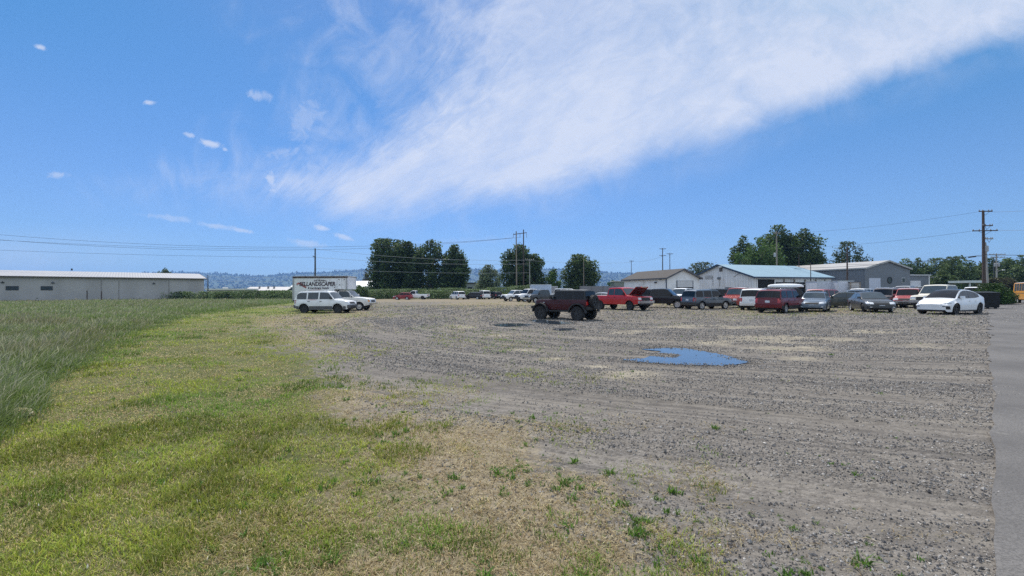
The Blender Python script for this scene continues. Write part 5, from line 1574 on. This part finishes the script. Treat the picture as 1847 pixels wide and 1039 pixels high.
# white compact SUV in the grass
suv('parked_car', 'white compact SUV with grey lower cladding parked in the grass beside the box truck', 'car', 588, 36.2, -4, white, L=4.5, Hh=1.73, wheel='dark', cladding=GREYTRIM(), bumper=GREYTRIM(), boxy=.4, glass=GLASS2(), group=G_LOT)


def box_truck():
    h = 3.45
    s = dict(L=6.9, W=1.95, sill=.42, wr=.37, ww=.24, fa=h - .95, ra=-1.7, paint=white2, wheel='steel', pk=.14, pr=.45, zm=.78, tuck=.93, track=.84,
             top=[(-h, .78), (-h + .05, .86), (.35, .86), (.42, 1.16), (h - 1.3, 1.18), (h - .6, 1.13), (h - .15, 1.06), (h - .04, .98), (h, .74)],
             bot=[(-h, .6), (-h + .3, .55), (.3, .55), (.42, .42), (h - .5, .42), (h - .08, .5), (h, .56)])
    v = Vehicle('box_truck', 'weathered white box truck with faded painted lettering behind the white SUV', 'truck', 606, 41, -1.0, s, G_LOT)
    v.cabin([(.42, 1.16), (.52, 1.74), (.65, 1.82), (1.25, 1.82), (1.42, 1.77), (h - 1.42, 1.16)], 1.16, .90, .78, .03, wind=(1.46, h - 1.47), wins=[(.62, 1.86)], glass=GLASS2())
    v.doors([(.55, 1.9)], .5, 1.12)
    v.end('headlight', .55, .84, .78, .92, LAMP(), 1, .015, True); v.end('grille', -.5, .5, .74, .92, TRIM(), 1, .015)
    v.end('marker_lamp', .86, .93, .78, .95, AMBER(), 1, .02, True)
    MB().box((h + .06, 0, .6), (.14, 1.9, .17)).build('bumper', CHROME(), v.root)
    v.mirrors(1.75, 1.35, CHROME(), .16, (.08, .18, .28))
    # the box with its overhang above the cab
    boxm = flat('truck_box_panel', (.74, .74, .75), .6, var=.08, scale=1.1, dirt=(.30, .26, .22, .55))
    B0, B1, W2, z0, z1, za = -h, 1.47, 1.08, .9, 3.02, 1.93
    poly = [(B0, z0), (.30, z0), (.30, za), (B1, za), (B1, z1), (B0, z1)]
    box = MB().prism(poly, -W2, W2).build('cargo_box', boxm, v.root, fix=True)
    q = MB()
    for sg in (-1, 1):
        q.box(((B0 + B1) / 2, sg * (W2 + .01), z1 + .0), (B1 - B0 + .06, .07, .16)); q.box(((B0 + .3) / 2, sg * (W2 + .01), z0), (.3 - B0, .06, .12))
    q.build('edge_rail', flat('rusty_edge', (.07, .05, .045), .8, var=.4), box)
    q = MB()
    for sg in (-1, 1):
        for xx in (B0 + .03, B1 - .06): q.box((xx, sg * (W2 + .012), (z0 if xx < 0 else za) / 2 + z1 / 2), (.14, .05, z1 - (z0 if xx < 0 else za)))
    q.build('corner_post', flat('corner_grey', (.36, .36, .37), .5, var=.15), box)
    MB().box(((B0 + B1) / 2, 0, z1 + .085), (B1 - B0, W2 * 2 - .06, .06)).build('roof', flat('box_roof_white', (.74, .74, .73), .6, dirt=(.16, .14, .12, .6)), box)
    q = MB()
    for xx, za_, zb_ in ((.98, 1.95, 2.95), (.55, 1.95, 2.95), (-.1, 2.35, 2.85)): q.box((xx, -W2 - .004, (za_ + zb_) / 2), (.012, .012, zb_ - za_))
    q.box((.2, -W2 - .004, 2.38), (.75, .012, .012)); q.box((-1.3, -W2 - .004, 1.62), (3.2, .012, .014)); q.build('panel_seam', flat('seam_grey', (.25, .26, .27), .7), box)
    q = MB()
    for xx, zz in ((.72, 2.80), (.80, 2.32), (1.20, 2.78), (.35, 2.1)): q.lathe_y([(.001, -.01), (.05, -.01), (.055, .004)], 8, c=(xx, -W2 - .004, zz))
    q.build('rust_spot', flat('rust', (.10, .06, .04), .9), box, fix=True)
    # faded lettering on the side
    ink = flat('faded_lettering', (.075, .055, .07), .8, var=.5, scale=6); redink = flat('faded_red_lettering', (.30, .07, .065), .8, var=.4, scale=5)

    def lettering(text, x, z, size, m, bend=0.0, shear=.25, sx=1.0, bold=.012):
        cu = bpy.data.curves.new('lettering', 'FONT'); cu.body = text; cu.size = size; cu.align_x = 'CENTER'; cu.extrude = .004; cu.shear = shear; cu.offset = bold; cu.resolution_u = 3
        ob = bpy.data.objects.new('tmp', cu); C.objects.link(ob)
        dg = bpy.context.evaluated_depsgraph_get(); dg.update()
        me = bpy.data.meshes.new_from_object(ob.evaluated_get(dg)); bpy.data.objects.remove(ob)
        for p in me.vertices:
            a, c_ = p.co.x * sx, p.co.y
            p.co = Vector((x + a, -W2 - .012 + p.co.z, z + c_ - bend * a * a))
        me.materials.clear(); me.materials.append(m); me.name = 'lettering'
        o = bpy.data.objects.new('lettering', me); C.objects.link(o); o.parent = box
    lettering('SELLANDSCAPER', -1.25, 2.24, .50, ink, .0, .15, .86, .016)
    lettering('Soil Builders', -1.0, 2.66, .22, ink, .10, .25, 1.05, .004)
    lettering('& Landscape Supply', -1.15, 1.98, .23, ink, 0, .2, 1.05, .006)
    sw = [(-3.15, 2.42), (-2.98, 2.55), (-2.72, 2.50), (-2.45, 2.28), (-2.2, 2.12), (-2.28, 2.02), (-2.55, 2.16), (-2.82, 2.36), (-3.0, 2.40), (-3.08, 2.28)]
    MB().prism(sw, -W2 - .012, -W2 - .002).build('painted_swoosh', redink, box, fix=True)
    pts = []
    MB().prism([(-2.0, 1.82), (-.9, 1.86), (-.9, 1.90), (-2.0, 1.88)], -W2 - .012, -W2 - .002).build('painted_stripe', redink, box, fix=True)
    return v


box_truck()


# lifted maroon off-roader
def jeep():
    h = 2.02
    s = dict(L=4.04, W=1.56, sill=.66, wr=.47, ww=.31, fa=h - .52, ra=-h + .58, paint=maroon, cabpaint=flat('hardtop_black', (.02, .021, .023), .55, var=.2), wheel='offroad', pk=.06, pr=.25, zm=.95, tuck=.96, shoulder=.06, track=.80, arch=.56,
             top=[(-h, 1.0), (-h + .02, 1.36), (h - 1.5, 1.36), (h - 1.35, 1.36), (h - .1, 1.30), (h - .03, 1.24), (h, 1.0)], bot=[(-h, .74), (-h + .3, .66), (h - .3, .7), (h, .8)], steer=.12)
    v = Vehicle('off_road_car', 'lifted dark maroon off-road car with black hardtop and spare wheel by the puddles', 'car', 1020, 28.4, 141, s, G_LOT)
    xf = h - 1.36
    v.cabin([(-h + .03, 1.36), (-h + .14, 1.93), (-h + .22, 1.98), (xf - .4, 1.99), (xf - .28, 1.95), (xf, 1.36)], 1.36, .74, .66, .025, wind=(xf - .25, xf - .04), back=(-h + .05, -h + .13), wins=[(-h + .2, -h + .95), (-h + 1.05, -h + 1.85), (-h + 1.93, xf - .08)], roof=(-h + .2, xf - .3), roofmat=flat('hardtop_grey', (.16, .165, .17), .6))
    v.doors([(-h + 1.02, -h + 1.88), (-h + 1.9, xf + .02)], .74, 1.32)
    v.hood('hood', xf + .04, h - .12, .93, maroon)
    fl = flat('flare_black', (.018, .018, .019), .6)
    for ax_, nm in ((s['fa'], 'front'), (s['ra'], 'rear')):
        for sg in (1, -1):
            arc = [(ax_ + .58 * math.cos(t), .50 + .56 * math.sin(t)) for t in np.linspace(math.pi * .98, .02, 13)]
            out = [(ax_ + .66 * math.cos(t), .50 + .63 * math.sin(t)) for t in np.linspace(.02, math.pi * .98, 13)]
            MB().prism(arc + out, sg * .76, sg * .99).build('fender', fl, v.root, fix=True)
    q = MB(); q.box((h + .20, 0, .82), (.16, 1.75, .2)).tube([(h + .2, -.45, .9), (h + .25, -.4, 1.18), (h + .25, .4, 1.18), (h + .2, .45, .9)], .035, 6).box((h + .05, 0, .82), (.3, .7, .14))
    q.build('bumper', fl, v.root)
    MB().box((-h - .10, 0, .82), (.16, 1.7, .2)).build('rear_bumper', fl, v.root)
    v.end('grille', -.42, .42, .92, 1.2, fl, 1, .03)
    q = MB()
    for k in range(7): q.box((h + .045, -.3 + k * .1, 1.06), (.02, .045, .22))
    q.build('grille_slot', flat('slot_maroon', (.05, .005, .010), .4), v.root)
    for sg in (1, -1):
        q = MB(); q.lathe_y([(.001, 0), (.10, 0), (.11, .05)], 16); q.v = [(h + .06 - b_, sg * .56 + a, 1.08 + c_) for a, b_, c_ in q.v]; q.build('headlight', LAMP(), v.root, fix=True)
        MB().box((-h - .03, sg * .66, 1.12), (.08, .14, .22)).build('taillight', REDLAMP(), v.root)
        q = MB(); q.box((0, sg * .80, .60), (1.7, .10, .10)); q.build('rock_rail', fl, v.root)
        MB().box((h - .75, sg * .785, 1.16), (.10, .02, .05)).build('marker', LAMP(), v.root)
    sp = add_wheel(v.root, 0, 0, .44, .28, 'offroad'); sp.name = 'spare_wheel'; sp.location = (-h - .20, .05, 1.22); sp.rotation_euler = (0, 0, R(90))
    q = MB(); q.tube([(xf - .12, -.80, 1.40), (xf - .1, -.96, 1.46)], .025, 6); q.box((xf - .1, -1.0, 1.49), (.10, .16, .2)); q.build('mirror', fl, v.root)
    q = MB(); q.tube([(xf - .12, .80, 1.40), (xf - .1, .96, 1.46)], .025, 6); q.box((xf - .1, 1.0, 1.49), (.10, .16, .2)); q.build('mirror', fl, v.root)
    v.end('license_plate', -.62, -.36, .92, 1.04, PLATE(), -1, .05)
    v.root.scale = (.93, .93, .93)
    for a in v.axles: MB().tube([(a, -.7, .47), (a, .7, .47)], .09, 8).lathe_y([(.001, -.14), (.17, -.1), (.17, .1), (.001, .14)], 10, c=(a, .15, .47)).build('axle', TRIM(), v.root, fix=True)


jeep()


# white electric crossover
def ev():
    h = 2.375
    s = dict(L=4.75, W=1.92, sill=.2, wr=.355, ww=.25, fa=h - .86, ra=-h + 1.0, paint=paint('pearl_white', (.74, .75, .77), dusty=.08), wheel='blackmulti', pk=.27, pr=.95, zm=.62, tuck=.86, sw=.965, shoulder=.16, crown=.045,
             top=[(-h, .66), (-h + .03, .98), (-h + .10, 1.12), (-h + .25, 1.15), (-1.2, 1.10), (.2, 1.02), (h - 1.2, 1.0), (h - .8, .94), (h - .4, .84), (h - .15, .73), (h - .04, .62), (h, .50)],
             bot=[(-h, .5), (-h + .1, .32), (-h + .5, .2), (h - .5, .19), (h - .08, .2), (h, .32)])
    v = Vehicle('parked_car', 'shiny white rounded electric car with black wheels beside the black dumpster', 'car', 1714, 29.5, -157, s, G_LOT)
    v.cabin([(-h + .25, 1.12), (-h + .55, 1.27), (-h + 1.1, 1.46), (-h + 1.6, 1.56), (-.25, 1.60), (.15, 1.585), (.5, 1.50), (.95, 1.27), (h - .98, 1.0)], 1.0, .86, .64, .045, wind=(.22, h - 1.04), back=(-h + .45, -h + 1.2), wins=[(-h + .82, -h + 1.25), (-h + 1.28, -.22), (-.17, 1.12)], whigh=.06, roof=None)
    g = [[(x, u * v.cy(v.cp(x)), v.cp(x) + .045 * (1 - min(1, u * u * 1.05))) for u in np.linspace(-.9, .9, 9)] for x in np.linspace(-h + 1.24, .18, 9)]
    MB().slab(g, .011).build('roof_glass', GLASS(), v.root, smooth=True)
    v.doors([(-h + 1.42, -.24), (-.22, .98)], .34, .96, white)
    v.hood('hood', h - .95, h - .3, .9, s['paint'])
    v.end('headlight', .48, .86, .67, .71, flat('slim_lamp', (.25, .27, .3), .1, coat=.5), 1, .012, True, z0b=.70, z1b=.76)
    v.end('air_intake', -.72, .72, .22, .32, TRIM(), 1, .02)
    v.end('side_vent', .74, .86, .36, .55, TRIM(), 1, .014, True)
    v.end('lamp_slot', .58, .80, .52, .56, TRIM(), 1, .014, True)
    v.end('taillight', .4, .86, .92, .98, REDLAMP(), -1, .012, True)
    v.plate(-1, .72)
    xs = [-h + .35, s['ra'] - v.Ra - .01, s['ra'] + v.Ra + .01, s['fa'] - v.Ra - .01]
    v.side('sill_trim', xs[2], xs[3], .2, .29, TRIM(), .01)
    v.mirrors(.82, 1.1, s['paint'], .12, (.2, .2, .14))


ev()

# red pickup with its hood up
pickup('pickup_truck', 'bright red pickup truck with its hood raised', 'pickup', 1119, 40.0, -57, red, L=5.75, Hh=1.88, wheel='dark', open_hood=True, lift=.08, bedfill=flat('bed_white', (.6, .6, .6), .6), glass=GLASS2(), group=G_LOT, steer=-.2)
pickup('pickup_truck', 'black pickup with a matching canopy beside the red pickup with raised hood', 'pickup', 1191, 44.0, -33, black, L=5.6, Hh=1.86, wheel='alloy', bumper=TRIM(), topper=black, group=G_LOT)
suv('parked_car', 'slate grey SUV with roof rails and bright alloy wheels, rear to the camera', 'car', 1274, 40.3, 22, slate, L=4.5, Hh=1.74, cladding=TRIM(), bumper=char, boxy=.55, group=G_LOT)
pickup('pickup_truck', 'white pickup in front of the roll door behind the slate grey SUV', 'pickup', 1232, 52, -140, white, L=5.4, Hh=1.95, bumper=TRIM(), glass=GLASS2(), group=G_LOT)
suv('parked_car', 'dark SUV with a roof rack behind the slate grey SUV', 'car', 1288, 50, 170, black, L=4.7, Hh=1.84, boxy=.8, glass=GLASS(), group=G_LOT)
# red and white old off-roader
suv('parked_car', 'old brick red and white square off-roader with pale hood', 'car', 1336, 43.5, -146, brick, L=4.6, W=1.95, Hh=1.93, wheel='dark', boxy=.95, hoodz=1.15, glass=GLASS2(), roofmat=white2, bumper=CHROME(), rails=False, wr=.385, group=G_LOT)
suv('parked_car', 'white SUV seen from behind left of the wine red SUV', 'car', 1363, 38.5, 53, white, L=4.6, W=1.86, Hh=1.80, boxy=.7, rails=False, group=G_LOT)
suv('parked_car', 'wine red crossover with silver rails seen from behind, nearest of the middle row', 'car', 1409, 33.6, 37, wine, L=4.7, W=1.9, Hh=1.72, boxy=.3, cladding=TRIM(), rails='silver', group=G_LOT)
dk = suv('parked_car', 'dark van like SUV carrying a long white canoe on its roof', 'car', 1420, 45.0, -12, black, L=4.9, W=1.95, Hh=1.86, boxy=.95, group=G_LOT)
cv = at(1417, 45.0)
cn = thing('canoe', 'long white canoe upside down on the roof of the dark SUV', 'canoe', (cv.x, cv.y, 2.0), R(-12), None)
g = []
for t in np.linspace(0, 1, 17):
    w = max(.01, .42 * math.sin(math.pi * t) ** .6); zz = .12 + .22 * math.sin(math.pi * t) ** .35
    g.append([(-1.65 + 3.3 * t, w * math.cos(a), zz * math.sin(a) * (.55 + .45)) for a in np.linspace(0, math.pi, 9)])
MB().slab([r[::-1] for r in g], .01, .02).build('hull', white, cn, smooth=True)
MB().box((0, 0, .0), (2.8, .5, .05)).build('gunwale', flat('canoe_wood', (.36, .22, .10), .6), cn)
suv('parked_car', 'red minivan with its windshield towards the left behind the blue grey wagon', 'car', 1477, 44.0, -150, paint('faded_red', (.34, .05, .06), dusty=.3), L=4.8, W=1.9, Hh=1.74, boxy=.15, rails=False, glass=GLASS(), group=G_LOT)
sedan('parked_car', 'blue grey wagon with missing headlamp glass and roof rails facing the camera', 'car', 1470, 34.8, -130, blueg, L=4.55, W=1.74, Hh=1.50, wagon=True, group=G_LOT, glass=GLASS2(), wheel='dark')
sedan('parked_car', 'dark olive sedan in side view left of the charcoal sedan', 'car', 1521, 41.5, 132, olive, L=4.7, W=1.78, Hh=1.46, group=G_LOT, glass=GLASS2())
sedan('parked_car', 'small red car with pale sun shade behind the dark olive sedan', 'car', 1507, 48.5, -138, red, L=4.3, W=1.72, Hh=1.42, group=G_LOT, glass=flat('sun_shade_glass', (.5, .6, .66), .15))
sedan('parked_car', 'charcoal sedan facing the camera with its wheels turned', 'car', 1569, 33.4, -113, char, L=4.85, W=1.80, Hh=1.46, group=G_LOT, glass=GLASS2(), steer=-.45)
suv('parked_car', 'taupe SUV with pale roof right behind the charcoal sedan', 'car', 1601, 43.5, -152, taupe, L=4.8, W=1.86, Hh=1.83, boxy=.7, rails=True, roofmat=silver, wheel='dark', group=G_LOT)
suv('parked_car', 'white SUV far behind the charcoal sedan in front of the white gable door', 'car', 1550, 58, -148, white, L=4.6, W=1.86, Hh=1.85, boxy=.6, rails=False, group=G_LOT)
sedan('parked_car', 'silver blue car with raised tailgate between the pale containers and white SUV', 'car', 1534, 56, 150, blueg, L=4.4, W=1.75, Hh=1.62, wagon=True, group=G_LOT)
suv('parked_car', 'pinkish red old SUV with dark grille between the taupe SUV and white pickup', 'car', 1640, 41.5, -139, paint('pink_red', (.40, .10, .10), dusty=.5), L=4.6, W=1.82, Hh=1.80, boxy=.7, rails=False, bumper=CHROME(), wheel='dark', roofmat=white2, group=G_LOT)
pickup('pickup_truck', 'cream white crew cab pickup right behind the electric car', 'pickup', 1697, 38.0, -155, cream, L=5.8, W=2.0, Hh=2.02, bumper=CHROME(), lift=.05, glass=GLASS2(), group=G_LOT)
pickup('pickup_truck', 'grey pickup cab far behind the pinkish red SUV', 'pickup', 1633, 62, -150, silver, L=5.6, W=2.0, Hh=2.1, lift=.1, group=G_LOT)
pickup('pickup_truck', 'white pickup with dark rear window behind the black dumpster', 'pickup', 1757, 52, 40, white, L=5.4, W=1.95, Hh=1.95, cab=1.4, group=G_LOT)
# far row at the back of the lot
sedan('parked_car', 'small dark red hatchback in front of the far white pickup', 'car', 727, 95, 178, paint('dull_red', (.26, .02, .025)), L=4.1, W=1.7, Hh=1.52, wagon=True, group=G_LOT)
pickup('pickup_truck', 'white pickup with a long bed behind the small dark red hatchback', 'pickup', 751, 99, 176, white, L=5.7, Hh=1.95, cab=1.4, bumper=TRIM(), wheel='dark', group=G_LOT)
suv('parked_car', 'white SUV standing alone at the back of the lot', 'car', 825, 96, 122, white, L=4.5, Hh=1.76, boxy=.6, rails=False, group=G_LOT)
sedan('parked_car', 'dark low car left of the far white van', 'car', 853, 97, 165, black, L=4.6, Hh=1.5, group=G_LOT, wagon=True)
suv('parked_car', 'white van with a dark rear window between two dark cars at the back', 'car', 872, 98, 112, white, L=4.8, Hh=1.9, boxy=.9, rails=False, group=G_LOT)
suv('parked_car', 'black SUV right of the far white van', 'car', 892, 99, 118, black, L=4.6, Hh=1.62, boxy=.5, rails=False, group=G_LOT)
pickup('pickup_truck', 'white pickup leftmost of the three parked nose to the left', 'pickup', 933, 77, -150, white, L=5.6, Hh=1.88, bumper=TRIM(), glass=GLASS2(), group=G_LOT)
pickup('pickup_truck', 'white crew cab pickup with a dark bumper, middle of the three nose to the left', 'pickup', 957, 73, -146, white, L=5.6, Hh=2.02, bumper=TRIM(), grille=TRIM(), group=G_LOT, lift=.05)
pickup('pickup_truck', 'dark pickup with bright headlights left behind the maroon off-roader', 'pickup', 978, 67, -150, char, L=5.6, Hh=1.9, group=G_LOT, glass=GLASS2())
sedan('parked_car', 'silver white car between the maroon off-roader and the red pickup', 'car', 1083, 62, 150, silver, L=4.7, Hh=1.46, group=G_LOT, glass=GLASS2())
# trailers, boats and containers
box_on_wheels('box_trailer', 'pale blue box trailer behind the dark pickup and maroon off-roader', 'trailer', 975, 86, 3, (3.9, 2.2, 2.2), flat('pale_blue_panel', (.38, .46, .58), .5), zf=.75, wheel_x=(-.4, .4))
box_on_wheels('box_trailer', 'grey low box trailer right of the pale blue trailer', 'trailer', 993, 90, 3, (2.6, 2.0, 1.9), flat('grey_panel', (.30, .30, .31), .6), zf=.75)
suv('parked_car', 'white van roof just visible over the maroon off-roader', 'van', 1011, 84, 170, white, L=5.0, Hh=2.15, boxy=.95, rails=False, hoodz=1.2, group=G_LOT)


def boat(label, px, Z, rz, m, cover):
    p = at(px, Z); o = thing('boat', label, 'boat', p, R(rz))
    g = []
    for t in np.linspace(0, 1, 15):
        w = .95 * (1 - max(0, (t - .35) / .65) ** 2.2) + .01; k = .75 + .25 * t * t
        g.append([(-2.6 + 5.2 * t, w * math.sin(a), .75 + 1.0 * k - .9 * math.cos(a) ** 1 * k * (1 if abs(a) < 1.57 else 0)) for a in np.linspace(-math.pi / 2, math.pi / 2, 9)])
    MB().slab(g, -.02, .02).build('hull', m, o, smooth=True)
    g2 = [[(r[0][0], y_, r[0][2] + .03 + .38 * (1 - (y_ / max(abs(r[0][1]), .05)) ** 2) * math.sin(math.pi * min(1, .25 + i / 14 * .75))) for y_ in np.linspace(r[0][1], r[-1][1], 7)] for i, r in enumerate(g)]
    MB().slab(g2, .01).build('cover', cover, o, smooth=True)
    MB().box((0, 0, .62), (4.8, .9, .1)).tube([(2.4, 0, .62), (3.6, 0, .5)], .05, 6).build('trailer_frame', TRIM(), o)
    for sg in (1, -1): add_wheel(o, -.6, sg * .85, .32, .2, 'steel')


boat('white covered boat on a trailer behind the middle of the maroon off-roader roof', 1030, 80, 200, white, flat('boat_cover_white', (.68, .67, .62), .7))
boat('grey covered boat with raised bow behind the rear of the maroon off-roader roof', 1050, 84, 20, white2, flat('boat_cover_grey', (.5, .5, .5), .7))
box_on_wheels('box_trailer', 'pale lavender white box trailer left of the pair before the barn end', 'trailer', 1484, 62, 2, (3.2, 2.3, 2.1), flat('lavender_panel', (.50, .52, .58), .5), zf=.8)
box_on_wheels('box_trailer', 'pale lavender white box trailer with plank end right of the pair before the barn end', 'trailer', 1514, 61, 2, (2.2, 2.3, 2.1), flat('lavender_panel', (.50, .52, .58), .5), zf=.8)
cr = thing('plank_crate', 'grey plank sided crate right against the pale trailer', 'crate', at(1532, 60.5), R(2))
MB().box((0, 0, 1.35), (1.25, 2.0, 2.7)).build('side', ribbed('grey_planks', (.36, .35, .34), 'Z', .28, rough=.85), cr)
q = MB()
for sx in (-1, 1): q.box((sx * .64, -1.02, 1.35), (.09, .09, 2.75))
q.build('corner_post', wood, cr)
MB().box((0, 0, 2.74), (1.35, 2.1, .08)).build('lid', TRIM(), cr)

# dumpster beside the electric car
dp = thing('dumpster', 'tall black plastic dumpster right behind the electric car', 'dumpster', at(1769, 38.5), R(-20))
dm = flat('dumpster_black', (.010, .011, .012), .6, var=.3, spec=.3)
MB().box((0, 0, .72), (1.75, 1.3, 1.2), taper=1.06).build('bin', dm, dp)
MB().box((0, .05, 1.40), (1.95, 1.5, .10), M=Matrix.Rotation(.06, 3, 'X')).build('lid', dm, dp)
for sg in (-1, 1):
    MB().box((sg * .95, 0, .85), (.14, .9, .18)).build('lifting_pocket', TRIM(), dp)
    for k in (-1, 1): MB().lathe_y([(.001, -.04), (.09, -.04), (.09, .04), (.001, .04)], 10, c=(sg * .7, k * .5, .09)).build('castor', TRIM(), dp, fix=True)


# yellow bus at the right edge
def bus():
    h = 3.6
    s = dict(L=7.2, W=2.3, sill=.5, wr=.43, ww=.26, fa=h - 1.3, ra=-h + 1.9, paint=yellow, wheel='steel', pk=.08, pr=.4, zm=1.0, tuck=.97, shoulder=.06,
             top=[(-h, 1.2), (-h + .03, 1.45), (h - .5, 1.45), (h - .06, 1.4), (h, 1.0)])
    v = Vehicle('bus', 'yellow bus with a white roof at the right edge behind the round bush', 'bus', 1868, 51.5, -128, s, G_LOT)
    v.cabin([(-h + .05, 1.45), (-h + .15, 2.35), (-h + .3, 2.45), (h - .6, 2.45), (h - .35, 2.36), (h - .1, 1.45)], 1.45, 1.1, 1.04, .08, wind=(h - .33, h - .13), wins=[(-h + .5 + i * 1.05, -h + 1.4 + i * 1.05) for i in range(6)], roof=(-h + .3, h - .5), roofmat=white, glass=GLASS2(), wf=.9)
    v.end('headlight', .7, .98, .95, 1.15, LAMP(), 1, .02, True); v.end('grille', -.55, .55, .85, 1.2, TRIM(), 1, .02)
    MB().box((h + .1, 0, .65), (.18, 2.3, .32)).build('bumper', TRIM(), v.root)
    v.side('stripe', -h + .3, h - .5, 1.2, 1.26, TRIM(), .01)
    v.mirrors(h - .35, 1.9, TRIM(), .25, (.1, .2, .35))
    MB().box((h - .32, 0, 2.46), (.25, 1.7, .2)).build('sign_box', yellow, v.root)


bus()
